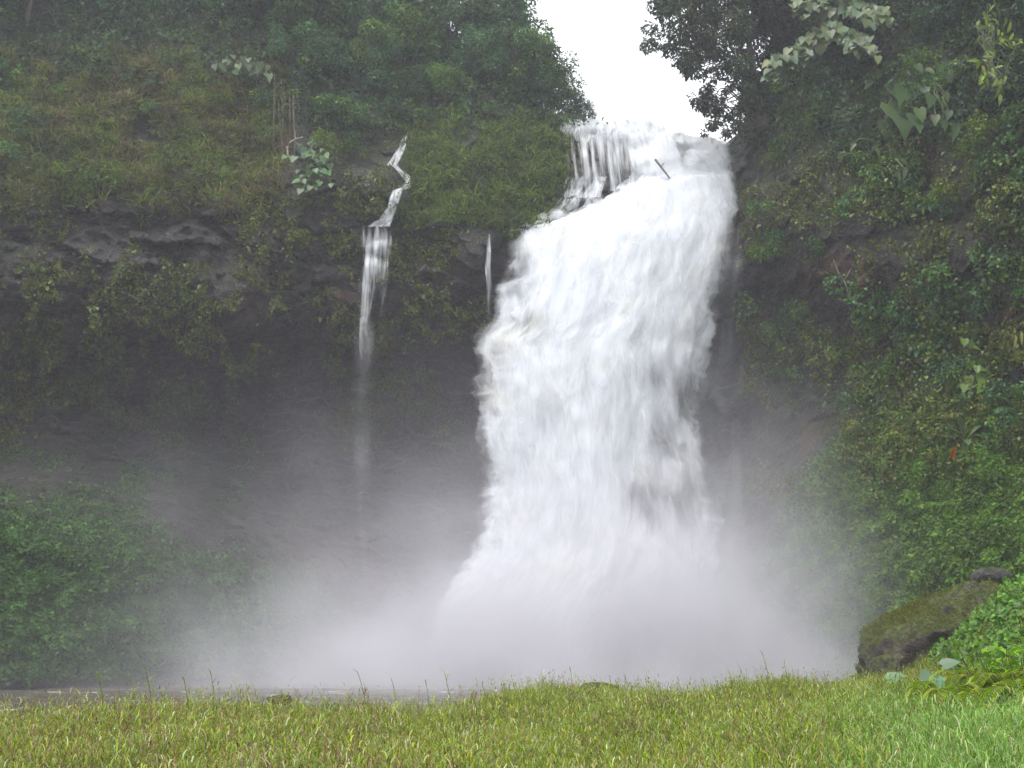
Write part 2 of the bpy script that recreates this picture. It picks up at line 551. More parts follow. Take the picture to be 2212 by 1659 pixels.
def cidx(px, py):
    c = np.clip((np.asarray(px, float) - PXS[0]) / 4.0, 0, len(PXS) - 1.001)
    tp = np.interp(px, PXS, ptop)
    r = np.clip((np.asarray(py, float) - 1530) / (tp - 1530) * (NR - 1), 0, NR - 1.001)
    return r, c


def bil(A, px, py):
    r, c = cidx(px, py)
    r0, c0 = r.astype(int), c.astype(int)
    fr, fc = r - r0, c - c0
    if A.ndim == 3: fr, fc = fr[..., None], fc[..., None]
    return (A[r0, c0] * (1 - fr) * (1 - fc) + A[r0 + 1, c0] * fr * (1 - fc) + A[r0, c0 + 1] * (1 - fr) * fc + A[r0 + 1, c0 + 1] * fr * fc)


def on_cliff(px, py):
    return bil(CL, np.asarray(px, float), np.asarray(py, float))


def cliff_n(px, py):
    return unit(bil(CN, np.asarray(px, float), np.asarray(py, float)))


def cliff_near(px, py, r=12):
    """nearest depth of the face around a sight line."""
    Y = np.full(np.shape(px), 1e9)
    for ox in (-r, 0, r):
        for oy in (-r, 0, r):
            Y = np.minimum(Y, on_cliff(np.asarray(px) + ox, np.asarray(py) + oy)[..., 1])
    return Y


# ------------------------------------------------------------------ ground and pool
def gheight(x, y):
    x = np.asarray(x, float); y = np.asarray(y, float)
    edge = np.interp(x, [-40, -9, -2, 3, 8, 12, 16, 22, 40], [13.5, 17.4, 22.8, 27.5, 32.5, 38, 44, 58, 75])
    edge = edge + 1.2 * np.sin(x * .9) * .5 + .5 * np.sin(x * 2.3 + 1)
    h = 0.95 - 2.2 * sstep(-0.5, 5.0, y - edge)
    h = h + 0.12 * np.sin(x * .7 + y * .31) * sstep(60, 30, y) + .08 * np.sin(x * 1.9 - y * .8)
    bank = sstep(0, 4.2, x - np.interp(y, [0, 12, 20, 26, 34, 60], [7, 8.2, 8.9, 9.6, 11.6, 20])) * sstep(8, 17, y)
    h = h + bank * 2.6
    return h


gx = np.concatenate([np.linspace(-160, -45, 12), np.linspace(-42, 42, 211), np.linspace(45, 160, 12)])
gy = np.concatenate([np.linspace(-160, -5, 14), np.linspace(-3, 90, 233), np.linspace(95, 160, 8)])
GX, GY = np.meshgrid(gx, gy)
GZ = gheight(GX, GY)
ground = mesh_obj("ground", np.stack([GX, GY, GZ], -1).reshape(-1, 3), grid_faces(len(gy), len(gx)), M_EARTH)
tag(ground, kind='structure')

m, t = new_mat("pool_water")
L = t.links.new
geo = nd(t, "ShaderNodeNewGeometry")
pn = nd(t, "ShaderNodeTexNoise"); pn.inputs['Scale'].default_value = .9; pn.inputs['Detail'].default_value = 6; pn.inputs['Roughness'].default_value = .65
mp = nd(t, "ShaderNodeMapping"); mp.inputs['Scale'].default_value = (.45, 1.0, 1)
L(geo.outputs['Position'], mp.inputs[0]); L(mp.outputs[0], pn.inputs['Vector'])
fo = ramp(t, [(.60, (.085, .07, .058)), (.68, (.6, .6, .6))]); L(pn.outputs[0], fo.inputs[0])
bp = nd(t, "ShaderNodeBump"); bp.inputs['Strength'].default_value = .8; bp.inputs['Distance'].default_value = .3; L(pn.outputs[0], bp.inputs['Height'])
pr = nd(t, "ShaderNodeBsdfPrincipled"); pr.inputs['Roughness'].default_value = .18
L(fo.outputs[0], pr.inputs['Base Color']); L(bp.outputs[0], pr.inputs['Normal'])
o = nd(t, "ShaderNodeOutputMaterial"); L(pr.outputs[0], o.inputs['Surface'])
wx = np.linspace(-70, 70, 281); wy = np.linspace(12, 96, 169)
WX, WY = np.meshgrid(wx, wy)
WZ = .10 * fbm(np.stack([WX * .5, WY * .9, WX * 0], -1), 3) + .05 * np.sin(WY * 1.4 + WX * .2)
pool = mesh_obj("water", np.stack([WX, WY, WZ], -1).reshape(-1, 3), grid_faces(len(wy), len(wx)), m)
tag(pool, kind='structure')

# ------------------------------------------------------------------ the great fall
LY = [372, 505, 580, 640, 700, 735, 780, 850, 950, 1050, 1130, 1190, 1240, 1290, 1340, 1400, 1500]
LX = [1080, 1080, 1060, 1046, 1032, 1002, 1012, 1018, 1020, 1024, 1012, 994, 960, 915, 870, 825, 780]
RY = [372, 430, 500, 580, 680, 780, 900, 1000, 1100, 1200, 1300, 1500]
RX = [1614, 1620, 1614, 1600, 1580, 1568, 1562, 1572, 1594, 1606, 1612, 1618]
TOPS = [0, .2, .4, .6, .8, 1]
TOPPY = [505, 480, 445, 402, 378, 372]
EXTS = [0, .3, .45, .55, .65, .8, .93, 1]
EXTP = [6, 8, 16, 60, 118, 92, 76, 66]


def fall_cover(px, py, s):
    c = np.full(px.shape, 1.0)
    holes = [(1435, 950, 55, 90, .31), (1400, 1100, 60, 50, .28), (1480, 850, 35, 80, .28), (1545, 680, 40, 110, .18), (1575, 520, 22, 80, .14),
             (1410, 820, 40, 40, .22), (1120, 620, 38, 80, .22), (1150, 720, 42, 55, .26), (1130, 570, 30, 50, .16), (1490, 1090, 55, 80, .34), (1530, 930, 30, 110, .34),
             (1530, 1250, 60, 70, .22), (1450, 1180, 60, 50, .2), (1080, 800, 30, 60, .12), (1460, 640, 60, 80, .10), (1330, 960, 30, 120, .12), (1370, 1060, 40, 40, .18),
             (1110, 1000, 40, 80, .12), (1250, 1150, 60, 60, .10), (1190, 900, 40, 60, .10)]
    for cx, cy, rx, ry, a in holes:
        c = c - 1.2 * a * blob(px, py, cx, cy, rx, ry)
    return c


def fall_sheet(name, mat, ns, nt_, fwd, relief, cover_bias, pad, parent, seed, t0=-1.0, edge=.05, relief_scale=1.0):
    s = np.linspace(-pad, 1 + pad, ns)[None]
    tt = np.concatenate([np.linspace(t0, 0, 26)[:-1], np.linspace(0, 1, nt_) ** 1.0]) if t0 < 0 else np.linspace(0, 1, nt_)
    tt = tt[:, None]
    ptopy = np.interp(s, TOPS, TOPPY)
    ext = np.interp(s, EXTS, EXTP)
    tp = np.clip(tt, 0, 1)
    py = ptopy + (1500 - ptopy) * tp + ext * np.minimum(tt, 0)
    lx = np.interp(py, LY, LX); rx = np.interp(py, RY, RX)
    px = lx + (rx - lx) * s
    pxl = 1085 + 525 * s                                   # upstream of the brink the torrent narrows towards the right
    fr_ = np.clip(np.maximum(.22 - s, s - .78) / .22, 0, 1.4)
    jag = fbm(np.stack([py * .035 + 0 * s, s * 2.5 + 0 * py, 0 * px + seed * 5.3], -1), 3) * 26 + fbm(np.stack([py * .012 + 0 * s, s * 1.0 + 0 * py, 0 * px + seed * 3.1], -1), 2) * 20
    px = px + np.where(s < .5, -1, 1) * fr_ * jag * sstep(0, .08, tt)
    k = np.minimum(tt, 0)
    px = np.where(tt < 0, px + (-k) * np.clip(1400 - pxl, -120, 200) * .15 * sstep(.4, .7, s), px)
    lipY = 81.2 - 1.6 * s
    Y = lipY - 7.0 * np.sqrt(np.clip(tp, 0, 1)) * (.55 + .45 * np.sin(pi * np.clip(s, 0, 1))) - 2.0 * np.sin(pi * np.clip(s, 0, 1)) * sstep(-.2, .5, tt)
    Y = Y + (-k) * (1.5 + ext * .13)
    Y = np.where(tt < 0, np.minimum(Y, cliff_near(px, py, 8) - .5), Y)
    Y = Y - 4.5 * sstep(.62, 1.0, tp) * (1 - .5 * np.abs(2 * np.clip(s, 0, 1) - 1)) - fwd * (.35 + .65 * sstep(0, .12, tp))
    P = at(px, py, Y)
    # metres along the flow, drawn out with speed
    along = np.concatenate([np.zeros((1, P.shape[1])), np.cumsum(np.linalg.norm(np.diff(P, axis=0), axis=-1), 0)])
    u = (s - .5) * 17 + np.zeros_like(px)
    q = np.stack([u, along * .32, np.full_like(u, seed * 7.1)], -1) * relief_scale
    disp = fbm(q * np.array([.45, .3, 1]), 3) * 1.6 + fbm(q * np.array([.9, 1.1, 1]) + 4, 2) * 1.0
    amp = relief * (.45 + .55 * np.abs(sstep(-.1, .25, tt) - sstep(-.05, -.4, tt) * 1.1)) * sstep(0, .06, np.minimum(s + pad, 1 + pad - s) + .01)
    P[..., 1] -= disp * amp
    P[..., 0] += fbm(q * .8 + 11, 3) * amp * .5
    P[..., 2] += fbm(q * .9 + 23, 3) * amp * .5
    cov = fall_cover(px, py, s) + cover_bias
    ed = np.minimum(s + pad, 1 + pad - s)
    cov = cov - .75 * sstep(edge + pad, 0, ed)
    cov = cov - .30 * sstep(.82, 1.0, tp) - .18 * sstep(.75, .98, tp) * (np.abs(2 * np.clip(s, 0, 1) - 1) ** 2)
    cov = cov - .5 * sstep(.72, .95, tp) * sstep(.30, 0, s)
    if t0 < 0: cov = cov - .6 * sstep(.12, 0, tt + 1)* sstep(.45, .6, s)
    return mesh_obj(name, P.reshape(-1, 3), grid_faces(*P.shape[:2]), mat, parent, world=True, attrs={
        'cover': ('POINT', cov.ravel()), 'flow': ('POINT', np.stack([u, along], -1).reshape(-1, 2))})


fall = empty("waterfall", at(1300, 1480, 74), "great white waterfall plunging off the brink into mist", "waterfall")
M_F1 = water_fall_mat("white_water", .6, .26, 5, .24, seed=1)
fall_sheet("water_curtain", M_F1, 240, 460, 0.0, .65, -.12, 0.0, fall, 1, edge=.13)
for k_, (fw, bias, pad_, ed_, amax, fx, fy) in enumerate(((.5, -.30, .01, .12, .65, 1.0, .24), (1.1, -.36, .02, .14, .6, .6, .16), (1.7, -.42, .04, .16, .55, 1.5, .26),
                                                          (2.4, -.46, .06, .20, .5, .8, .20), (-.9, -.22, .06, .20, .6, .9, .20), (-1.8, -.26, .08, .22, .5, .5, .2))):
    fall_sheet("water_veil", water_fall_mat("water_veil", fx, fy, 6, .26, seed=2 + k_ * 1.7, maxa=amax), 130, 260, fw, .7, bias, pad_, fall, 2 + k_, t0=-.6 if 0 < fw < 1 else .012, edge=ed_)


def ribbon(name, pts, mat, parent, cover, off=.5, ns=24, per=4.0, seed=0, relief=.18, Yfix=None, fade=.40, fpow=8):
    """a sheet of running water over the face; pts = [(left px, right px, py)], cover per row."""
    pts = np.array(pts, float)
    d = np.r_[0, np.cumsum(np.hypot(np.diff(pts[:, 0] + pts[:, 1]) / 2, np.diff(pts[:, 2])))]
    n = max(8, int(d[-1] / per))
    q = np.linspace(0, d[-1], n)
    l, r, py = (np.interp(q, d, pts[:, k]) for k in range(3))
    cv = np.interp(q, d, cover)
    s = np.linspace(0, 1, ns)[None]
    px = l[:, None] + (r - l)[:, None] * s
    pyy = py[:, None] + np.zeros_like(px)
    if Yfix is None:
        Y = cliff_near(px, pyy, 6) - off
    else:
        Y = np.minimum(cliff_near(px, pyy, 6) - off, np.interp(py, Yfix[0], Yfix[1])[:, None])
    for _ in range(2):
        Y[1:-1] = (Y[:-2] + 2 * Y[1:-1] + Y[2:]) / 4
    P = at(px, pyy, Y)
    u = (px - pts[:, :2].mean()) * Y.mean() / FX
    along = (pyy - pyy[0]) * Y.mean() / FX
    u = u - ((l + r) / 2 - pts[:, :2].mean())[:, None] * Y.mean() / FX * .8
    P[..., 1] -= relief * (1 + ridge(np.stack([u * 1.2, along * .5, u * 0 + seed], -1), 3))
    cov = cv[:, None] - fade * (np.abs(2 * s - 1) ** fpow)
    return mesh_obj(name, P.reshape(-1, 3), grid_faces(n, ns), mat, parent, world=True, attrs={
        'cover': ('POINT', cov.ravel()), 'flow': ('POINT', np.stack([u, along], -1).reshape(-1, 2))})


M_R1 = water_fall_mat("cascade_water", 2.0, .16, 7, .16, seed=5, warp=.12)
M_R2 = water_fall_mat("rill_water", 2.4, .9, 6, .18, seed=6)
M_DROP = water_fall_mat("falling_drops", 1.1, .16, 7, .34, seed=9, maxa=.38, warp=.3)
ribbon("drop_veil", [(1500, 1622, 420), (1480, 1624, 560), (1460, 1624, 760), (1440, 1626, 1000), (1440, 1630, 1200), (1450, 1640, 1340), (1450, 1640, 1440)], M_DROP, fall, [.25, .46, .44, .50, .62, .66, .5], 2.5, 40, 6, 8, fade=.55, fpow=2)
ribbon("drop_veil", [(1550, 1612, 920), (1540, 1614, 1050), (1540, 1616, 1200), (1540, 1618, 1330), (1540, 1620, 1430)], M_DROP, fall, [.05, .26, .48, .58, .5], 3.2, 24, 6, 9, fade=.55, fpow=2)

ribbon("drop_veil", [(1380, 1580, 1080), (1370, 1590, 1180), (1360, 1600, 1300), (1360, 1600, 1420)], M_DROP, fall, [.2, .55, .66, .6], 7.5, 40, 6, 11, fade=.55, fpow=2)

casc = empty("cascade", at(1300, 400, 85), "thin veil of water over dark rock at the top left of the great fall", "cascade")
ribbon("water_veil", [(1206, 1440, 262), (1204, 1445, 285), (1210, 1450, 320), (1216, 1455, 360), (1222, 1460, 395), (1226, 1460, 415)], M_R1, casc, [.44, .68, .54, .47, .45, .42], .6, 60)
ribbon("water_edge", [(1204, 1440, 260), (1202, 1445, 275), (1204, 1450, 320)], M_R2, casc, [.45, .66, .25], .9, 60)
ribbon("water_edge", [(1330, 1450, 290), (1350, 1470, 330), (1370, 1480, 380), (1370, 1480, 410)], M_R1, casc, [.5, .74, .70, .6], 1.0, 40, seed=3)
ribbon("rock_step_water", [(1218, 1320, 384), (1212, 1312, 405), (1208, 1305, 430)], M_R2, casc, [.44, .56, .52], .5, 40, seed=1)
ribbon("rock_step_water", [(1205, 1310, 430), (1200, 1300, 445), (1150, 1290, 470), (1120, 1270, 492)], M_R2, casc, [.50, .54, .62, .66], .5, 40, seed=2)

side = empty("side_stream", at(840, 500, 79), "narrow zigzag stream spilling down dark rock left of the great fall", "stream")
ribbon("water_strand", [(880, 898, 284), (868, 882, 305), (858, 876, 325), (845, 868, 345), (832, 862, 360)], M_R2, side, [.35, .54, .52, .54, .42], .5, 12, 3, 1)
ribbon("water_strand", [(838, 864, 356), (852, 870, 366), (866, 888, 382), (876, 892, 395), (868, 890, 408), (848, 872, 414), (842, 868, 430), (836, 860, 450), (820, 850, 475), (784, 846, 492)], M_R2, side, [.40, .54, .58, .60, .58, .56, .60, .56, .56, .56], .5, 16, 3, 2)
ribbon("falling_veil", [(778, 848, 488), (776, 850, 520), (778, 848, 560), (778, 842, 620), (772, 826, 700), (770, 815, 780), (766, 808, 860)], M_R1, side, [.36, .56, .50, .44, .38, .28, .1], .8, 36, 4, 3)
ribbon("falling_strand", [(780, 806, 520), (782, 806, 600), (777, 800, 680), (774, 796, 780), (772, 798, 850)], M_R1, side, [.3, .48, .46, .42, .15], 1.1, 14, 4, 4)

ribbon("drifting_spray", [(752, 826, 600), (750, 822, 740), (750, 818, 880), (752, 814, 1050), (750, 812, 1200), (745, 815, 1330)], M_DROP, side, [.2, .46, .48, .42, .36, .15], 4.0, 16, 5, 6, fade=.55, fpow=2)
rill = empty("rill", at(1052, 600, 80), "single thin thread of water dropping beside the left edge of the great fall", "stream")
ribbon("water_thread", [(1046, 1060, 508), (1048, 1062, 545), (1046, 1061, 580), (1050, 1064, 620), (1049, 1063, 655), (1052, 1068, 690), (1050, 1070, 730)], M_R1, rill, [.35, .50, .54, .48, .44, .36, .15], .6, 10, 4, 5)

# driftwood caught at the brink
lp = at(np.linspace(1416, 1446, 6), np.linspace(345, 384, 6), np.linspace(82.0, 80.5, 6))
lg = tubes_obj("driftwood_log", [tube_geo(lp, np.linspace(.10, .07, 6), 8), tube_geo(np.array([lp[2], lp[2] + (.25, -.2, .3)]), [.04, .02], 5)], M_WOOD)
tag(lg, "bare dark log caught in the white torrent at the brink", "log")

# ------------------------------------------------------------------ foliage scattered on the face
def vivid(c, k=1.3):
    c = np.asarray(c, float)
    g = c.mean(-1, keepdims=True)
    return np.clip(g + (c - g) * k, .003, 1) * 1.1


def palette(cols, n, jit=.22, k=1.3):
    cols = vivid(cols, k)
    c = cols[rng.integers(0, len(cols), n)]
    return np.clip(c * (1 + jit * rng.normal(size=(n, 1))) * (1 + .08 * rng.normal(size=(n, 3))), .004, 1)


def scatter(n, box, dens):
    """accepted (px,py) inside box, kept with probability dens."""
    x = rng.uniform(box[0], box[2], n); y = rng.uniform(box[1], box[3], n)
    k = rng.uniform(size=n) < dens(x, y)
    x, y = x[k], y[k]
    ok = y > np.interp(x, PXS, ptop) + 2
    return x[ok], y[ok]


def face_leaves(px, py, cols, L, W, lift, tmpl=T_OVAL, droop=.7, patch=None, spread=.45, lump=1.0, cell=1.4):
    P = on_cliff(px, py); N = cliff_n(px, py)
    n = len(P)
    wv = np.stack([fbm(P * .5 + 1, 2), fbm(P * .5 + 5, 2), fbm(P * .5 + 9, 2)], -1)
    Q, dd_, hv = cells((P + wv * cell * .6) * np.array([1, 1, 1.25]) / cell, 11)                     # leaves gather into cushions
    lum = np.clip(1.05 - 1.6 * dd_ ** 2, 0, 1) * (.35 + 1.3 * hv) * lump
    P = P + N * (lift * lum * rng.uniform(.45, 1, n) ** .5)[:, None] + np.array([0, 0, -.25]) * (lift * lum)[:, None] + rng.normal(size=(n, 3)) * .06
    nn = unit(N * .6 + Q * 1.5 + np.array([0, 0, .45]) + rng.normal(size=(n, 3)) * spread)
    d = np.array([0, 0, -droop]) + N * .4 + rng.normal(size=(n, 3)) * .6
    sz = rng.lognormal(0, .28, n)
    c = palette(cols, n)
    if patch is not None:                                     # patches of different growth
        f = np.clip(fbm(P * .22 + 120, 3) * 1.3 + .5, 0, 1)[:, None]
        f = sstep(.3, .7, f * .5 + .5 * (hv * 13 % 1)[:, None])
        c = c * (1 - f) + palette(patch, n) * f
    c = np.clip(c * (.6 + .8 * (hv * 7 % 1))[:, None], .003, 1)
    return leaf_geo(P, d, nn, L * sz, W * sz, c, tmpl)


def N2(px, py, f, off):
    P = at(px, py, 75.0)
    return fbm(P * f + off, 3)


# green creeper slopes at the foot of the face
def d_left(x, y):
    edge = sstep(1030, 1230, y + 90 * N2(x, y, .12, 3) - .22 * np.clip(x - 100, 0, 600)) * sstep(1480, 1440, y) * sstep(800, 330, x + 130 * N2(x, y, .12, 9) - .2 * (y - 1200))
    edge = np.maximum(edge, .35 * sstep(840, 1020, y) * sstep(1480, 1440, y) * sstep(700, 300, x) * sstep(-.1, .25, N2(x, y, .25, 19)))
    return np.clip(edge * (.85 + .6 * N2(x, y, .3, 1)), 0, 1)


x, y = scatter(420000, (-420, 840, 840, 1480), d_left)
g1 = face_leaves(x, y, [(.046, .095, .026), (.058, .115, .032), (.038, .08, .026)], .17, .13, .28, patch=[(.05, .085, .022), (.035, .075, .03)], cell=.9)
c1 = leaf_obj("creeper", g1, M_LEAF); tag(c1, "green creeper carpet on the slope at the left foot of the cliff", "creeper", kind='stuff')


def d_right(x, y):
    line = np.interp(x, [1560, 1650, 1750, 1850, 1950, 2212, 2600], [1330, 1180, 1000, 900, 870, 860, 860])
    e = sstep(-30, 60, y - line + 50 * N2(x, y, .15, 31)) * sstep(1570, 1680, x)
    return np.clip(e * (.9 + .6 * N2(x, y, .3, 8)), 0, 1)


x, y = scatter(420000, (1560, 820, 2400, 1500), d_right)
g2 = face_leaves(x, y, [(.065, .115, .026), (.085, .14, .032), (.055, .10, .028)], .14, .11, .5, cell=.9, patch=[(.09, .13, .03), (.045, .09, .03)])
c2 = leaf_obj("creeper", g2, M_LEAF); tag(c2, "bright green creeper carpet on the slope under the right cliff", "creeper", kind='stuff')


# olive moss and ferny growth over the middle of the face
def d_mid(x, y):
    m = .0 * x
    band = sstep(400, 470, y + 120 * sstep(620, 680, x)) * sstep(860, 760, y) * sstep(800, 740, x)
    m = np.maximum(m, sstep(880, 830, x) * sstep(480, 460, y) * sstep(700, 760, x) * sstep(300, 330, y) * sstep(-.2, .0, N2(x, y, .3, 44)))
    m = np.maximum(m, band * sstep(.05, .14, N2(x, y, .20, 5) + .8 * N2(x, y, .6, 6) + .08 - .26 * rockness(x, y)))
    low = sstep(760, 820, y) * sstep(1010, 930, y) * sstep(1020, 980, x)
    m = np.maximum(m, low * .7 * sstep(-.12, .12, N2(x, y, .3, 15)))
    mid = sstep(780, 830, x) * sstep(1075, 1045, x) * sstep(500, 540, y) * sstep(810, 760, y)
    m = np.maximum(m, mid * sstep(-.05, .25, N2(x, y, .3, 25) + .08))
    rt = sstep(1595, 1625, x) * sstep(230, 300, y) * sstep(1150, 1050, y + .25 * np.clip(x - 1700, 0, 500))
    m = np.maximum(m, rt * .8 * sstep(-.15, .22, N2(x, y, .3, 35) - .5 * rockness(x, y)))
    return np.clip(m, 0, 1)


x, y = scatter(560000, (-420, 230, 2560, 1150), d_mid)
g3 = face_leaves(x, y, [(.060, .070, .014), (.075, .085, .016), (.045, .055, .016)], .19, .125, 1.2, patch=[(.045, .075, .018), (.085, .09, .018)], droop=.9, cell=1.1)
c3 = leaf_obj("moss", g3, M_WET); tag(c3, "olive moss and small ferns clinging to the wet middle of the cliff", "moss", kind='stuff')


# leafy vines hanging on the right wall
def d_vine(x, y):
    m = sstep(1600, 1640, x) * sstep(900, 800, y) * sstep(.06, .2, N2(x, y, .22, 45) - .06 + .2 * blob(x, y, 1700, 500, 70, 90) + .25 * blob(x, y, 1720, 690, 90, 40) + .12 * blob(x, y, 2170, 520, 60, 110) + .15 * blob(x, y, 1920, 360, 90, 60))
    return np.clip(m, 0, 1)


x, y = scatter(200000, (1600, 150, 2560, 1000), d_vine)
g4 = face_leaves(x, y, [(.04, .09, .034), (.055, .115, .035), (.03, .065, .028)], .21, .155, 1.3, patch=[(.085, .13, .02), (.03, .06, .028)], cell=1.8)
c4 = leaf_obj("ivy", g4, M_WET); tag(c4, "leafy dark vines hanging down the right rock wall", "vines", kind='stuff')


# straggling grass and dead stalks
def d_gr(x, y):
    a = sstep(90, 180, y) * sstep(470, 390, y + 60 * N2(x, y, .3, 4)) * sstep(640, 560, x) * sstep(-.5, -.05, N2(x, y, .2, 55))
    b = sstep(855, 915, x + .0 * y) * sstep(1235, 1205, x) * sstep(262, 300, y) * sstep(505, 470, y + 40 * N2(x, y, .3, 5)) * sstep(-.5, -.1, N2(x, y, .3, 56))
    b = b * (1 - .6 * blob(x, y, 1190, 440, 50, 25)) * (1 - .6 * blob(x, y, 920, 450, 40, 40))
    return np.clip(np.maximum(a, b), 0, 1)


x, y = scatter(210000, (-420, 80, 1240, 510), d_gr)
P = on_cliff(x, y); N = cliff_n(x, y); n = len(x)
Q, dq, hq = cells(P / 1.1, 21)
P = P + N * (np.clip(1 - 1.5 * dq ** 2, 0, 1) * (.3 + .9 * hq))[:, None]
d = N * .6 + Q * .9 + np.array([0, 0, .15]) + rng.normal(size=(n, 3)) * .5
brown = (x < 640) & (rng.uniform(size=n) < .4 + .6 * np.clip(N2(x, y, .2, 66) * 2, -.5, .5))
c = np.where(brown[:, None], palette([(.075, .06, .028), (.06, .045, .025), (.09, .075, .03)], n), palette([(.06, .085, .02), (.085, .11, .022), (.045, .07, .02)], n)) * (.55 + .9 * (hq * 7 % 1))[:, None]
g5 = leaf_geo(P + rng.normal(size=(n, 3)) * .1, d, unit(N + rng.normal(size=(n, 3)) * .4), rng.uniform(.4, .9, n), rng.uniform(.05, .10, n), c, T_BLADE)
c5 = leaf_obj("hanging_grass", g5, M_LEAF); tag(c5, "tangled straw and olive grass on the upper left face and centre bank", "grass", kind='stuff')


# shaded undergrowth beneath the trees
def d_un(x, y):
    a = sstep(230, 150, y - .10 * (x - 300) * (x > 600)) * sstep(1300, 1240, x)
    a = np.maximum(a, sstep(560, 640, x) * sstep(880, 820, x) * sstep(300, 250, y))
    a = np.maximum(a, sstep(880, 960, x) * sstep(275, 235, y) * sstep(1290, 1240, x))
    b = sstep(1590, 1640, x) * sstep(330, 240, y)
    return np.clip(np.maximum(a, b) * (.75 + .7 * N2(x, y, .3, 77)), 0, 1)


x, y = scatter(200000, (-420, -200, 2560, 330), d_un)
g6 = face_leaves(x, y, [(.024, .048, .024), (.032, .06, .03), (.02, .038, .022)], .32, .17, 1.8, patch=[(.05, .08, .022), (.03, .05, .026)], droop=.8, cell=2.6)
c6 = leaf_obj("undergrowth", g6, M_LEAF); tag(c6, "shaded leafy undergrowth below the cliff top trees", "undergrowth", kind='stuff')


# ------------------------------------------------------------------ trees and bushes
def crown_geo(clumps, leaf_n, L, W, cols, tmpl=T_OVAL, seed=0, droop=.55, hole=0.0):
    parts = []
    for (c, r) in clumps:
        c = np.array(c, float)
        k = max(12, int(leaf_n * (r ** 2)))
        v_ = unit(rng.normal(size=(k, 3)))
        rad = r * rng.uniform(.35, 1.05, k) ** .4
        P = c + v_ * rad[:, None] * np.array([1, 1, .8])
        P = P + fbm(P * 1.1, 2)[:, None] * v_ * r * .5
        n_ = unit(v_ * .9 + np.array([0, 0, .5]) + rng.normal(size=(k, 3)) * .4)
        d_ = v_ * .7 + np.array([0, 0, -droop]) + rng.normal(size=(k, 3)) * .45
        sz = rng.lognormal(0, .25, k)
        base = vivid(cols[rng.integers(0, len(cols))]) * rng.uniform(.7, 1.45)
        col = np.clip(base * (1 + .2 * rng.normal(size=(k, 1))) * (1 + .06 * rng.normal(size=(k, 3))), .004, 1)
        parts.append(leaf_geo(P, d_, n_, L * sz, W * sz, col, tmpl))
    return join_geo(parts)


def limb(a, b, r0, r1, sag=.3, n=6):
    a, b = np.array(a, float), np.array(b, float)
    t_ = np.linspace(0, 1, n)[:, None]
    p = a + (b - a) * t_
    p[:, 2] += np.sin(t_[:, 0] * pi) * sag
    p[1:-1] += rng.normal(size=(n - 2, 3)) * .07 * np.linalg.norm(b - a)
    return tube_geo(p, np.linspace(r0, r1, n), 6)


TREE_COLS = [(.044, .092, .042), (.060, .112, .048), (.032, .068, .034), (.080, .125, .036), (.052, .098, .056)]


def make_tree(name, H, R, cols, L=.30, W=.17, dens=150, nclump=24, bush=False):
    """unlinked template: trunk with limbs, crown of leaf clumps."""
    root = bpy.data.objects.new(name, None)
    tubes, clumps = [], []
    tr = np.array([(0, 0, -.6), (.05 * H * rng.normal(), .03 * H, H * .2), (.06 * H * rng.normal(), 0, H * .42), (.05 * H * rng.normal(), 0, H * .66)])
    if not bush:
        t_ = np.linspace(0, 3, 9)
        tr_s = np.stack([np.interp(t_, range(4), tr[:, k]) for k in range(3)], -1)
        tubes.append(tube_geo(tr_s, np.linspace(.24, .10, 9) * H / 9, 8))
    for k in range(nclump):
        th = rng.uniform(0, 2 * pi); f = rng.uniform(0, 1)
        rr = R * math.sqrt(rng.uniform(.05, 1)) * (1 - .55 * abs(f - .35) ** 1.2)
        z = H * (.08 + .92 * f) if bush else H * (.28 + .72 * f)
        c_ = (rr * cos(th), rr * sin(th), z)
        clumps.append((c_, R * rng.uniform(.26, .46)))
        if k % 3 == 0:
            b0 = (0, 0, .0) if bush else tr_s[rng.integers(3, 9)]
            tubes.append(limb(b0, c_, .05 * H / 5, .02, .1 * H / 5))
    crown = leaf_obj("foliage" if bush else "crown", crown_geo(clumps, dens, L, W, cols), M_TREE, root)
    trunk = tubes_obj("stem" if bush else "trunk", tubes, M_BARK, root)
    for o_ in (crown, trunk): COL.objects.unlink(o_)
    return root, [trunk, crown]


def place(proto, loc, rz, sc, label, cat, group=None):
    r, ch = proto
    c = r.copy(); COL.objects.link(c)
    c.location = loc; c.rotation_euler = (0, 0, rz); c.scale = (sc, sc, sc * random.uniform(.9, 1.12))
    tag(c, label, cat, group)
    for q in ch:
        k = q.copy(); COL.objects.link(k); k.parent = c
    return c


trees = [make_tree("tree", 9, 3.4, TREE_COLS), make_tree("tree", 8, 3.0, TREE_COLS[2:]), make_tree("tree", 10, 3.2, TREE_COLS[:3], .34, .14),
         make_tree("tree", 7.5, 3.4, [(.05, .09, .026), (.06, .10, .03), (.042, .08, .03)], .36, .2)]
bushes = [make_tree("bush", 2.6, 1.6, TREE_COLS, .24, .14, 190, 12, True), make_tree("bush", 2.0, 1.9, TREE_COLS[1:], .27, .16, 160, 12, True),
          make_tree("bush", 2.2, 1.5, [(.075, .12, .026), (.095, .135, .028)], .22, .15, 210, 12, True)]

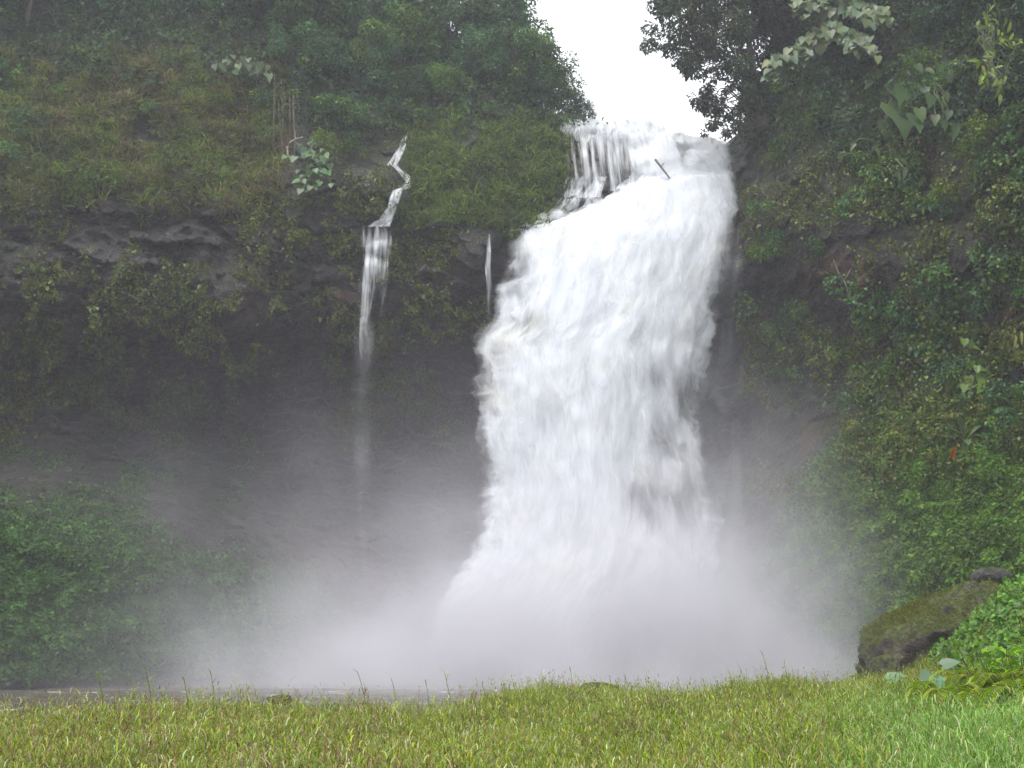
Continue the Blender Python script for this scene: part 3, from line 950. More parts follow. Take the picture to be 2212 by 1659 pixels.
# trees along the wooded slope, each with its root on the face: (px, py of root, scale, kind)
TREES = [(60, 60, 1.0, 2), (170, 20, 1.0, 0), (280, 70, .9, 1), (390, 30, 1.0, 2), (470, 90, .85, 0), (560, 60, 1.0, 1), (640, 110, .95, 3), (720, 60, 1.0, 0),
         (790, 120, .9, 2), (840, 50, 1.0, 1), (700, 190, .8, 1), (800, 210, .75, 0), (890, 150, .9, 3), (930, 100, 1.0, 0), (985, 150, .95, 2), (1020, 190, .8, 1),
         (1065, 170, .95, 0), (1110, 222, .80, 2), (1150, 240, .72, 3), (1175, 200, .8, 0), (1120, 130, 1.0, 1), (1085, 60, 1.05, 0), (1060, -20, 1.0, 2), (1195, 258, .66, 1), (1240, 272, .42, 0), (880, 230, .6, 1), (960, 235, .55, 3), (620, 190, .7, 2),
         (-60, 40, 1.0, 1), (-180, 20, 1.0, 0), (100, -60, 1.0, 1), (330, -60, 1.0, 0), (530, -50, 1.0, 2), (720, -40, 1.0, 3), (870, 10, 1.0, 0), (1262, 274, .3, 2)]
TLAB = {0: "broad rounded tree in the wooded slope above the left face", 1: "dark dense tree in the wooded slope above the left face",
        2: "narrow leaf tree in the wooded slope above the left face", 3: "yellow green tree in the wooded slope above the left face"}
SPECIAL = {(1150, 240): "yellow green tree on the skyline just left of the white sky gap", (1240, 272): "small rounded tree at the brink directly above the thin cascade",
           (1262, 274): "lowest little tree touching the water at the cascade lip", (1195, 258): "dark dense tree on the skyline nearest the cascade lip",
           (1110, 222): "narrow leaf tree on the skyline where the wooded slope meets sky", (60, 60): "dim narrow leaf tree in the top left corner",
           (720, 60): "broad rounded tree above the hanging roots and bare soil"}
for k, (tx, ty, ts, kd) in enumerate(TREES):
    P = on_cliff(tx, ty)
    sp = SPECIAL.get((tx, ty))
    place(trees[kd], P + (0, .4, -.5), random.uniform(0, 6.28), ts, sp or TLAB[kd], "tree", None if sp else ("trees of the left slope, " + ("broad", "dense", "narrow", "yellow green")[kd]))

RTREES = [(1700, 40, .9, 2), (1780, 20, .95, 0), (1880, 60, .9, 1), (1980, 20, .9, 2), (2080, 70, .9, 0), (2190, 40, .9, 1), (2300, 60, 1, 2), (1700, 140, .6, 1), (1830, -60, 1, 1), (2010, -60, 1, 2), (2150, -50, 1, 0)]
for k, (tx, ty, ts, kd) in enumerate(RTREES):
    P = on_cliff(tx, ty)
    place(trees[kd], P + (0, .4, -.5), random.uniform(0, 6.28), ts, "shaded " + ("broad", "dense", "narrow leaf")[kd] + " tree on top of the right cliff", "tree", "trees of the right cliff top, " + ("broad", "dense", "narrow")[kd])

BUSHES = [(225, 405, 1.25, 2, "rounded bright green bush above the dark overhang at left"),
          (60, 300, 1.0, 1, 0), (30, 360, .9, 0, 0), (120, 390, .8, 2, 0), (20, 200, 1, 0, 0), (420, 300, .7, 2, 0), (330, 260, .7, 0, 0), (560, 250, .9, 0, 0), (520, 170, 1, 1, 0),
          (670, 260, 1.0, 0, 0), (740, 250, 1.1, 1, 0), (700, 320, .8, 2, 0), (790, 290, 1.0, 0, 0), (760, 330, .8, 1, 0), (850, 260, 1.1, 1, 0), (910, 270, .8, 0, 0),
          (960, 265, .8, 2, 0), (1010, 260, .8, 1, 0), (1060, 262, .7, 0, 0), (1120, 262, .7, 2, 0), (1175, 268, .65, 1, 0), (620, 230, .8, 0, 0), (480, 230, .8, 2, 0),
          (240, 170, .9, 1, 0), (380, 150, .9, 0, 0), (130, 210, .8, 2, 0),
          (1660, 470, .7, 0, 1), (1690, 540, .9, 1, 1), (1650, 540, .6, 2, 1), (1730, 700, .9, 0, 1), (1690, 715, .7, 1, 1), (1890, 360, .8, 1, 1), (1960, 370, .8, 0, 1),
          (2180, 520, .9, 1, 1), (2120, 560, .8, 0, 1), (2150, 800, .9, 2, 1), (2090, 820, .7, 1, 1), (1980, 480, .7, 0, 1), (2060, 420, .7, 2, 1), (1760, 540, .7, 1, 1),
          (1650, 300, .7, 0, 1), (1700, 330, .7, 1, 1), (1640, 220, .9, 1, 1), (1700, 220, 1, 0, 1), (1800, 250, .9, 1, 1), (2060, 220, .9, 0, 1), (2150, 300, .9, 2, 1), (2210, 880, 1., 1, 1), (2190, 960, .8, 0, 1)]
BL = ["small bush rooted among the growth of the left face", "small bush rooted among the vines of the right wall"]
for bx_, by_, bs_, kd, lb in BUSHES:
    P = on_cliff(bx_, by_); N = cliff_n(bx_, by_)
    kn = ("dark", "wide", "bright green")[kd]
    place(bushes[kd], P + N * .75 * bs_ + (0, 0, -.8 * bs_), random.uniform(0, 6.28), bs_ * .85, lb if isinstance(lb, str) else kn + " " + BL[lb], "bush",
          None if isinstance(lb, str) else kn + (" bushes of the left face", " bushes of the right wall")[lb])

# the tree leaning over the gap from the right
ov = empty("overhanging_tree", on_cliff(1640, 262), "dark tree leaning over the torrent against the white sky", "tree")
YT = 78.0
tp_ = [(1652, 280), (1640, 230), (1632, 185), (1622, 120), (1612, 50), (1590, -40)]
trunk = at([q[0] for q in tp_], [q[1] for q in tp_], YT)
tub = [tube_geo(trunk, [.42, .36, .30, .26, .22, .16], 8)]
CLUMPS = [(1428, 20, 1.2), (1440, 75, 1.3), (1455, 110, .9), (1470, 50, 1.5), (1500, 0, 1.8), (1500, 90, 1.4), (1480, 130, .7), (1540, 40, 1.9), (1535, 105, 1.3), (1580, 90, 1.8), (1570, 10, 2.2),
          (1610, 150, 1.4), (1585, 150, .9), (1545, 160, .6), (1518, 195, .8), (1530, 232, .95), (1512, 165, .55), (1556, 240, .7), (1575, 270, .6), (1590, 255, .7), (1602, 215, .6), (1560, 205, .5),
          (1600, 285, .4), (1505, 150, .8), (1522, 228, .8), (1548, 268, .6), (1574, 288, .5), (1600, 235, .7), (1540, 205, .5), (1612, 55, 1.9), (1598, 105, 1.6), (1622, 170, 1.2), (1632, 215, 1.0), (1480, 90, 1.3), (1520, 60, 1.5), (1640, 100, 1.8), (1650, 180, 1.6), (1660, 20, 2.4), (1420, -30, 1.6), (1480, -40, 2.0), (1560, -60, 2.4), (1640, -80, 2.6), (1540, 130, .6), (1580, 185, .55), (1535, 262, .5), (1500, 215, .4)]
cl = []
for cx, cy, r in CLUMPS:
    c_ = at(cx, cy, YT + rng.uniform(-2.2, 2.2))
    for k in range(3):
        cl.append((c_ + rng.normal(size=3) * r * .55, r * rng.uniform(.5, .75)))
    b0 = trunk[int(np.argmin(np.abs(np.array([q[1] for q in tp_]) - cy - 20)))]
    tub.append(limb(b0, c_, .09, .025, .3, 7))
leaf_obj("crown", crown_geo(cl, 420, .24, .14, [(.020, .034, .018), (.026, .042, .02), (.034, .04, .022)], droop=.8), M_LEAF, ov, True)
tubes_obj("trunk", tub, M_BARK, ov, True)


# ------------------------------------------------------------------ plants with large leaves
def leaf_plant(name, label, cat, centers, L, W, cols, tmpl=T_HEART, rows=None, base=None, face=(0, -1, .35), dirv=(0, 0, -1), jd=.35, mat=None, group=None, stems=True):
    """a plant whose leaves each hang from a stalk that runs back to the base."""
    centers = np.asarray(centers, float)
    base = centers.mean(0) + (0, .6, -.4) if base is None else np.asarray(base, float)
    r = empty(name, base, label, cat, group)
    n_ = len(centers)
    n = unit(np.array(face) + rng.normal(size=(n_, 3)) * .3)
    d = np.array(dirv, float) + rng.normal(size=(n_, 3)) * jd
    sz = rng.uniform(.75, 1.2, n_)
    o_ = leaf_obj("leaves", leaf_geo(centers - base, d, n, L * sz, W * sz, palette(cols, n_, .15), tmpl), mat or M_WET, r)
    if stems:
        tb = [limb((0, 0, 0), p - base, .012 + L * .02, .008 + L * .01, .15 * L, 5) for p in centers[::max(1, n_ // 40)]]
        tubes_obj("stem", tb, M_STEM, r)
    return r


def cluster(px, py, Y, n, sx, sy, sY):
    q = np.stack([rng.normal(px, sx, n), rng.normal(py, sy, n), rng.normal(0, sY, n)], -1)
    Yb = (on_cliff(q[:, 0], q[:, 1])[:, 1] - Y) if Y < 10 else Y
    return at(q[:, 0], q[:, 1], Yb + q[:, 2] - .0)


PALE = [(.12, .17, .07), (.15, .20, .09), (.10, .15, .06)]
cen = np.concatenate([cluster(672, 328, 1.9, 24, 20, 12, .3), cluster(692, 352, 1.9, 20, 12, 12, .3), cluster(668, 392, 1.9, 26, 18, 12, .3)])
leaf_plant("large_leaved_shrub", "pale shrub of big round leaves right of the bare soil strip", "shrub", cen, .58, .54, [(.055, .10, .045), (.075, .125, .05), (.048, .088, .045)], face=(0, -1, .7), dirv=(0, -.5, -.7))
cen = at(np.r_[np.linspace(462, 580, 22)] + rng.normal(size=22) * 5, np.r_[np.linspace(138, 152, 22)] + rng.normal(size=22) * 8 - 12 * np.sin(np.linspace(0, 3.1, 22)), on_cliff(520, 150)[1] - 2.6 + rng.normal(size=22) * .3)
leaf_plant("pale_leaved_branch", "long low branch of pale grey green leaves on the upper left slope", "branch", cen, .75, .55, [(.07, .09, .055), (.085, .11, .062)])

# big tree bough with overlapping pale leaves, top of the right wall
bough = empty("large_leaved_tree", on_cliff(1800, 60) + np.array((0, 0, -1.)), "tree with tiers of large pale leaves hanging over the right cliff top", "tree")
YB = on_cliff(1790, 80)[1] - 4.0
b0 = np.array(bough.location)
rowsB = [((1660, 150), (1760, 95), 46, 20), ((1735, 110), (1800, 60), 40, 22), ((1720, 10), (1800, 25), 40, 16), ((1790, 60), (1860, 90), 40, 16), ((1845, 70), (1885, 110), 18, 10), ((1830, 10), (1915, 40), 56, 18), ((1760, -10), (1880, -20), 40, 14), ((1690, 130), (1740, 125), 20, 8)]
geos, tb = [], []
for (a_, b_, n_, wv) in rowsB:
    n_ = int(n_ * 2.8)
    f = rng.uniform(size=n_)
    pxs = a_[0] + (b_[0] - a_[0]) * f + rng.normal(size=n_) * 7
    pys = a_[1] + (b_[1] - a_[1]) * f + rng.normal(size=n_) * wv * .55
    c_ = at(pxs, pys, np.minimum(YB, cliff_near(pxs, np.maximum(pys, 0), 16) - 3.5) + rng.normal(size=n_) * .5)
    nn = unit(np.array([-.1, -.95, .6]) + rng.normal(size=(n_, 3)) * .2)
    dd = np.array([-.25, -.25, -.75]) + rng.normal(size=(n_, 3)) * .25
    sz = rng.uniform(.8, 1.25, n_)
    geos.append(leaf_geo(c_ - b0, dd, nn, (.70 * sz), .60 * sz, palette([(.07, .105, .052), (.09, .125, .06), (.06, .09, .045), (.10, .13, .05)], n_, .12, 1.1), T_HEART))
    tb.append(limb((0, 0, 0), at(a_[0], a_[1], YB) - b0, .10, .03, .4, 7)); tb.append(limb((0, 0, 0), at(b_[0], b_[1], YB) - b0, .10, .03, .4, 7))
tb.append(limb((0, 1.5, -2), (0, 0, 0), .25, .16, 0, 4))
leaf_obj("crown", join_geo(geos), M_WET, bough)
tubes_obj("trunk", tb, M_BARK, bough)

# giant heart-shaped climbers on the right wall
for nm_, lab, lst in (
        ("giant_leaf_climber", "climber with giant drooping heart leaves high on the right wall", [(1925, 195, 1.7), (1918, 225, 1.9), (1950, 190, 1.9), (1945, 245, 2.3), (1975, 250, 1.8), (1910, 262, 1.4), (1985, 235, 1.1), (1960, 225, 1.3)]),
        ("giant_leaf_climber", "climber with medium heart leaves right of the giant leaves", [(2010, 205, 1.2), (1995, 190, .9), (2030, 215, .9), (2040, 200, .8), (2020, 250, .8), (2050, 240, .7), (2035, 260, .9), (2000, 150, .8), (2030, 140, .8), (1980, 140, .8), (2050, 160, .6)]),
        ("giant_leaf_climber", "hanging climber with narrow pale leaves below the giant leaves", [(1945, 345, .8), (1955, 365, .8), (1940, 375, .7), (1890, 320, .9), (2065, 270, 1.2), (1815, 330, .8), (1845, 310, .8)])):
    pp = np.array(lst)
    Yc = on_cliff(pp[:, 0], pp[:, 1])[:, 1] - 2.6 + rng.normal(size=len(pp)) * .2
    C_ = at(pp[:, 0], pp[:, 1], Yc)
    base = on_cliff(pp[:, 0].mean(), pp[:, 1].mean()) + np.array((0, -.3, 0))
    r_ = empty(nm_, base, lab, "climbing plant")
    nn = unit(np.array([0, -1, .18]) + rng.normal(size=(len(pp), 3)) * .18)
    dd = np.array([0, -.25, -1]) + rng.normal(size=(len(pp), 3)) * .25
    narrow = .42 if "narrow" in lab else .68
    leaf_obj("leaves", leaf_geo(C_ - base, dd, nn, pp[:, 2], pp[:, 2] * narrow, palette([(.042, .072, .024), (.055, .088, .026), (.036, .062, .026)], len(pp), .12, 1.1), T_HEART), M_WET, r_)
    tubes_obj("stem", [limb((0, 0, 0), p - base, .06, .03, .3, 6) for p in C_], M_STEM, r_)

cen = np.concatenate([cluster(2135, 40, 3.0, 34, 16, 22, .4), cluster(2165, 90, 3.0, 24, 22, 14, .4), cluster(2130, 150, 3.0, 24, 14, 20, .4), cluster(2160, 165, 3.0, 12, 12, 16, .4)])
leaf_plant("sapling", "yellow green sapling spilling down the top right of the cliff", "sapling", cen, .62, .22, [(.11, .15, .03), (.13, .17, .035), (.09, .13, .03)], T_LANCE, dirv=(0, -.2, -.6), jd=.6)
cen = cluster(1665, 330, 1., 46, 24, 26, .25)
leaf_plant("spotted_vine", "yellow tipped vine just right of the torrent brink", "vine", cen, .36, .22, [(.06, .10, .025), (.11, .14, .02)], T_OVAL)
cen = np.concatenate([cluster(2110, 815, 1.4, 26, 18, 14, .3), cluster(2085, 745, 1.4, 9, 10, 8, .3)])
leaf_plant("round_leaf_plant", "round pale leaves in front of the shaded hollow at the right wall", "plant", cen, .5, .42, [(.10, .15, .05), (.12, .17, .05)], T_HEART)
cen = cluster(1795, 768, 1.0, 14, 9, 14, .2)
leaf_plant("round_leaf_plant", "few light leaves on the dark wall right of the fall", "plant", cen, .42, .34, [(.10, .14, .04), (.12, .15, .04)], T_HEART)


# frond makers
def frond_leaf(base, tip, n, llen, lw, cols, sag=.3, up=(0, 0, 1)):
    base, tip = np.asarray(base, float), np.asarray(tip, float)
    t_ = np.linspace(.1, 1, n)
    p = base + (tip - base) * t_[:, None]
    p[:, 2] += np.sin(t_ * pi * .9) * sag
    ax = unit(np.gradient(p, axis=0))
    s = unit(np.cross(ax, np.array(up, float)))
    out = []
    prof = np.sin(np.clip(t_, .05, 1) * pi * .93) ** .7
    for sg in (-1, 1):
        d = s * sg + ax * .55 + np.array([0, 0, -.15])
        out.append(leaf_geo(p, d, np.broadcast_to(np.array(up, float), p.shape) + rng.normal(size=p.shape) * .15, llen * prof, lw, palette(cols, n, .12), T_OVAL))
    return join_geo(out), tube_geo(p, np.linspace(.02, .006, n) * max(1, llen * 3), 4)


def fern(name, label, base, R, nf, cols, llen, H=.5, group=None, n=22, ang=None):
    r_ = empty(name, base, label, "fern", group)
    A, B = [], []
    for k in range(nf):
        th = (ang[0] + (ang[1] - ang[0]) * k / max(1, nf - 1)) if ang else 2 * pi * k / nf
        th += rng.normal() * .2
        rr = R * rng.uniform(.75, 1.15)
        g_, tb_ = frond_leaf((0, 0, 0), (rr * cos(th), rr * sin(th), H * rng.uniform(.1, .6)), n, llen, llen * .28, cols, H)
        A.append(g_); B.append(tb_)
    leaf_obj("fronds", join_geo(A), M_LEAF, r_)
    tubes_obj("stem", B, M_STEM, r_)
    return r_


# banana-like plants with long arching blades and dead orange leaves on the right wall
def paddle(base, specs, label, deads):
    r_ = empty("banana_plant", base, label, "plant")
    A, B = [], []
    for tip, wd in specs:
        tip = np.asarray(tip, float)
        n = 14
        t_ = np.linspace(0, 1, n)
        p = tip[None] * t_[:, None]
        p[:, 2] += np.sin(t_ * pi * .75) * .28 * np.linalg.norm(tip)
        ax = unit(np.gradient(p, axis=0)); s = unit(np.cross(ax, np.array([0, -.4, 1.0])))
        wv = wd * np.sin(np.clip((t_ - .18) / .82, 0.02, 1) * pi) ** .6
        up = np.cross(s, ax)
        V = np.concatenate([p - s * wv[:, None] + up * wv[:, None] * .35, p, p + s * wv[:, None] + up * wv[:, None] * .35])
        i = np.arange(n)
        F = np.concatenate([np.stack([i[:-1], i[1:], i[1:] + n, i[:-1] + n], -1), np.stack([i[:-1] + n, i[1:] + n, i[1:] + 2 * n, i[:-1] + 2 * n], -1)])
        A.append((V, F, palette([(.045, .085, .035), (.06, .11, .05)], len(F), .12)))
        B.append(tube_geo(p, np.linspace(.06, .02, n), 5))
    leaf_obj("leaves", join_geo(A), M_WET, r_)
    tubes_obj("stem", B + [tube_geo(np.array([(0, 0, -.8), (0, 0, 0)]), [.14, .09], 6)], M_STEM, r_)
    if deads:
        q = np.array(deads)
        n = len(q)
        k = 5
        pos = np.repeat(q[:, :3], k, 0) + rng.normal(size=(n * k, 3)) * .08
        D_ = leaf_obj("dead_leaves", leaf_geo(pos, np.repeat(q[:, 3:6], k, 0) + rng.normal(size=(n * k, 3)) * .12, unit(np.array([0, -1, .3]) + rng.normal(size=(n * k, 3)) * .4), (.6), .17, palette([(.20, .07, .02), (.16, .06, .025), (.25, .10, .03)], n * k), T_LANCE), M_LEAF, r_)
        D_['label'] = "dead orange leaves"
    return r_


bb = on_cliff(2195, 905) + np.array((0, -.9, 0))
paddle(bb, [((-1.9, -.3, .5), .34), ((-1.7, -.6, -.4), .30), ((-.9, -.8, 1.0), .3), ((.9, -.5, .9), .32), ((1.5, -.6, .2), .3)], "banana plant with long arching blades at the right edge of the cliff",
      [(.2, -.4, .3, .1, 0, -1), (.05, -.4, .0, -.1, 0, -1)])
bb = on_cliff(2070, 960) + np.array((0, -.9, 0))
paddle(bb, [((-1.2, -.5, .3), .26), ((1.1, -.4, .5), .26), ((-.5, -.7, .9), .24), ((.7, -.7, -.1), .24), ((-.2, -.9, -.6), .22)], "low banana plant with dead orange leaves above the right creeper slope",
      [(-.75, -.4, -.4, -.35, 0, -1), (.1, -.4, -.3, .9, 0, -.3), (1.45, -.3, -.2, .1, 0, -1)])
cen = np.concatenate([cluster(2185, 720, 1.5, 10, 10, 8, .2), cluster(2198, 745, 1.5, 12, 10, 10, .2)])
leaf_plant("compound_leaf_plant", "yellowish hanging compound leaves at the far right of the wall", "plant", cen, .75, .16, [(.14, .15, .04), (.16, .17, .05)], T_LANCE, dirv=(-.1, -.2, -1), jd=.25)

# hanging roots on the bare soil strip
rt_ = []
for k in range(11):
    x0 = rng.uniform(588, 642); y0 = rng.uniform(140, 230); y1 = rng.uniform(250, 400)
    yy = np.linspace(y0, y1, 10); xx = x0 + np.cumsum(rng.normal(size=10) * 1.2)
    rt_.append(tube_geo(at(xx, yy, on_cliff(xx, yy)[:, 1].min() - .5 + rng.normal(size=10) * .05), rng.uniform(.014, .032), 5))
o_ = tubes_obj("hanging_roots", rt_, plain_mat("root_bark", (.13, .10, .075)))
tag(o_, "thin bare roots hanging down the strip of red soil", "roots")
xx = np.array([628, 620, 617, 622, 634, 637, 631]); yy = np.array([300, 312, 325, 345, 352, 370, 392])
o_ = tubes_obj("bare_branch", [tube_geo(at(np.array([655, 640, 628, 620, 622, 634]), np.array([296, 300, 306, 318, 336, 352]), on_cliff(625, 325)[1] - 1.2), np.linspace(.05, .09, 6), 6),
                               tube_geo(at(np.array([640, 636, 640]), np.array([300, 292, 284]), on_cliff(625, 325)[1] - 1.2), [.05, .04, .03], 5)], plain_mat("pale_bark", (.22, .19, .15)))
tag(o_, "crooked pale bare branch at the foot of the red soil strip", "branch")
o_ = tubes_obj("bare_vine", [tube_geo(at(np.array([1800, 1812, 1822, 1830, 1838, 1850]), np.array([560, 590, 606, 596, 582, 580]), on_cliff(1822, 590)[1] - 1.0), .05, 5),
                             tube_geo(at(np.array([1824, 1832, 1838, 1850, 1866, 1885, 1910, 1925]), np.array([606, 630, 646, 656, 660, 662, 660, 668]), on_cliff(1850, 650)[1] - 1.4), .045, 5)], plain_mat("vine_bark", (.16, .13, .10)))
tag(o_, "bare looping vine stem under the red rock of the right wall", "vine")


# ------------------------------------------------------------------ rocks
def rock(name, label, c, size, mat, seed=0, rough=.35, rot=0, flat=.0):
    n1, n2 = 96, 48
    th = np.linspace(0, 2 * pi, n1, endpoint=False)[None]; ph = np.linspace(.02, pi - .02, n2)[:, None]
    U = np.stack([np.sin(ph) * np.cos(th), np.sin(ph) * np.sin(th), np.cos(ph) + 0 * th], -1)
    r = 1 + rough * (fbm(U * 1.2 + seed, 3) * 1.2 + ridge(U * 2.4 + seed, 4) * .25)
    P = U * r[..., None] * np.array(size)
    if rot:
        M_ = np.array(Matrix.Rotation(rot, 3, 'Y')); P = P @ M_.T
    i = np.arange(n1 * n2).reshape(n2, n1); j = np.roll(i, -1, 1)
    F = np.stack([i[:-1], i[1:], j[1:], j[:-1]], -1).reshape(-1, 4)
    V = np.concatenate([P.reshape(-1, 3), [P[0].mean(0), P[-1].mean(0)]])
    caps = [(i[0, k], j[0, k], n1 * n2) for k in range(n1)] + [(j[-1, k], i[-1, k], n1 * n2 + 1) for k in range(n1)]
    o_ = mesh_obj(name, V, [tuple(int(q) for q in f) for f in F] + [tuple(int(q) for q in f) for f in caps], mat, loc=c)
    return tag(o_, label, "rock")


rock("boulder", "large mossy boulder sloping down to the pool at right", at(2012, 1392, 40), (2.6, 1.8, 1.3), M_BOULDER, 3, .5, radians(-34))
bo = bpy.data.objects["boulder"]
me = bo.data
pv_ = np.zeros(len(me.vertices) * 3); me.vertices.foreach_get('co', pv_); pv_ = pv_.reshape(-1, 3)
nv_ = np.zeros(len(me.vertices) * 3); me.vertices.foreach_get('normal', nv_); nv_ = nv_.reshape(-1, 3)
if (nv_ * pv_).sum(-1).mean() < 0: nv_ = -nv_
k_ = rng.integers(0, len(pv_), 40000)
keep = (nv_[k_, 2] + .9 * fbm(pv_[k_] * 1.1 + 8, 3) - .25 > rng.uniform(0, .5, len(k_)))
k_ = k_[keep]
n_ = len(k_)
leaf_obj("moss", leaf_geo(pv_[k_] + rng.normal(size=(n_, 3)) * .035, nv_[k_] + rng.normal(size=(n_, 3)) * .6 + np.array([0, 0, -.25]), nv_[k_] + rng.normal(size=(n_, 3)) * .5, rng.uniform(.04, .11, n_), rng.uniform(.02, .04, n_), palette([(.10, .12, .02), (.13, .14, .024), (.075, .095, .02), (.13, .11, .045)], n_, k=1.1), T_OVAL), M_LEAF, bo)
rock("boulder", "small pale brown rock at the low tip of the mossy boulder", at(1912, 1450, 37.5), (.55, .5, .5), M_BOULDER, 9, .3)
rock("rock", "smooth grey rock above the mossy boulder by the right bank", at(2142, 1245, 41), (.72, .7, .32), M_ROCK, 5, .12)
rock("rock", "flat brown stone behind the grass below the fall", at(1292, 1496, 30.0), (.60, .4, .24), M_BOULDER, 12, .3)
rock("rock", "low dark stone at the water edge behind the left grass", at(606, 1512, 25), (.26, .25, .10), M_BOULDER, 14, .4)

# ------------------------------------------------------------------ the meadow
def grass_field():
    parts = []
    n = 130000
    # points spread evenly in the picture's foreground strip, then by true area
    yy = rng.uniform(7.5, 40, 520000)
    xx = rng.uniform(-.62, .66, 520000) * yy
    wgt = np.clip((11.0 / yy) ** .6, .3, 1) * .62 * np.clip(yy / 12, .6, 2.0) / 1.2
    k = (rng.uniform(size=len(yy)) < wgt)
    xx, yy = xx[k], yy[k]
    zz = gheight(xx, yy)
    ok = zz > .35
    xx, yy, zz = xx[ok][:n], yy[ok][:n], zz[ok][:n]
    n = len(xx)
    pat = fbm(np.stack([xx * .35, yy * .35, xx * 0], -1), 3)
    pat2 = fbm(np.stack([xx * .9, yy * .9, xx * 0 + 9], -1), 2)
    h = (.36 + .16 * pat + .16 * pat2) * rng.lognormal(0, .22, n)
    lush = sstep(.22, .38, xx / yy) * sstep(30, 18, yy)                  # taller and bluer at right
    h = h * (1 + .35 * lush)
    tall = rng.uniform(size=n)
    h = np.where(tall < .02, h * 1.8, np.where(tall < .10, h * 1.4, h))
    h = np.minimum(h, .85)
    far = sstep(12, 30, yy)
    lean = rng.normal(size=(n, 2)) * .22
    stem_dir = unit(np.c_[lean, np.ones(n)])
    base = np.c_[xx, yy, zz]
    g_y = [(.17, .215, .03), (.13, .19, .026), (.22, .25, .045), (.085, .135, .026), (.16, .195, .03)]
    g_b = [(.14, .24, .045), (.17, .28, .06), (.11, .20, .035)]
    red = [(.13, .06, .025), (.18, .10, .035), (.10, .06, .03), (.22, .16, .06)]
    isred = rng.uniform(size=n) < np.clip(.14 + .20 * sstep(.1, -.3, xx / yy) + .45 * np.clip(pat2 * 1.5, 0, 1), 0, .45) * (1 - lush)
    cb = np.where((rng.uniform(size=n) < lush)[:, None], palette(g_b, n, k=1.1) * .92, palette(g_y, n, k=1.28) * .95)
    cb = np.where(isred[:, None], palette(red, n, k=.9), cb)
    # stems
    parts.append(leaf_geo(base, stem_dir, np.c_[rng.normal(size=(n, 2)), np.zeros(n)], h, np.full(n, .005) * (1 + 2 * far), cb * .8, T_BLADE))
    for f in (.25, .42, .58, .74, .9, 1.0):
        k = rng.uniform(size=n) < (.95 if f > .4 else .55)
        m_ = k.sum()
        th = rng.uniform(0, 2 * pi, m_)
        out = np.c_[np.cos(th), np.sin(th), np.full(m_, .30 + .6 * (f > .8)) + rng.normal(size=m_) * .3]
        ll = rng.uniform(.07, .17, m_) * np.where(rng.uniform(size=m_) < .06, 1.7, 1) * (1.1 - .35 * f) * (1 + .3 * lush[k])
        w_ = rng.uniform(.006, .013, m_) * (1 + .45 * far[k])
        pale = rng.uniform(size=m_) < .16
        cc = np.where(pale[:, None], palette([(.33, .33, .13), (.28, .32, .17)], m_, k=.9), cb[k] * rng.uniform(.8, 1.25, (m_, 1)))
        parts.append(leaf_geo(base[k] + stem_dir[k] * (h[k] * f * .97)[:, None], out, np.c_[-np.cos(th) * .5, -np.sin(th) * .5, np.ones(m_)], ll, w_, cc, T_BLADE if f > .5 else T_OVAL))
    return join_geo(parts)


gr = leaf_obj("grass", grass_field(), M_GRASS)
tag(gr, "wild meadow grass with reddish stems in front of the pool", "grass", kind='stuff')

# leafy bank at the right
def bank_leaves():
    n = 80000
    yy = rng.uniform(15, 42, n * 2); xx = rng.uniform(.30, .62, n * 2) * yy
    z = gheight(xx, yy)
    k = (z > 1.55 + .3 * fbm(np.stack([xx, yy, xx * 0], -1) * .5, 2)) & (z > .9)
    xx, yy, z = xx[k][:n], yy[k][:n], z[k][:n]
    m_ = len(xx)
    lum = np.clip(fbm(np.stack([xx, yy, z], -1) * .8, 3) * 1.4 + .5, 0, 1.3)
    P = np.c_[xx, yy, z + .1 + .75 * lum * rng.uniform(.2, 1, m_)]
    n_ = unit(np.array([-.3, -.45, .8]) + rng.normal(size=(m_, 3)) * .4)
    d = np.array([-.35, -.5, -.35]) + rng.normal(size=(m_, 3)) * .5
    sz = rng.lognormal(0, .25, m_)
    return leaf_geo(P, d, n_, .135 * sz, .095 * sz, palette([(.07, .14, .03), (.09, .165, .035), (.055, .105, .028)], m_), T_HEART)


b_ = leaf_obj("bank_creeper", bank_leaves(), M_WET)
tag(b_, "broad leaved creeper covering the right foreground bank", "creeper", kind='stuff')


def gpt(px, py, Y):
    p = at(px, py, Y)
    return np.array((p[0], p[1], float(gheight(p[0], p[1]))))


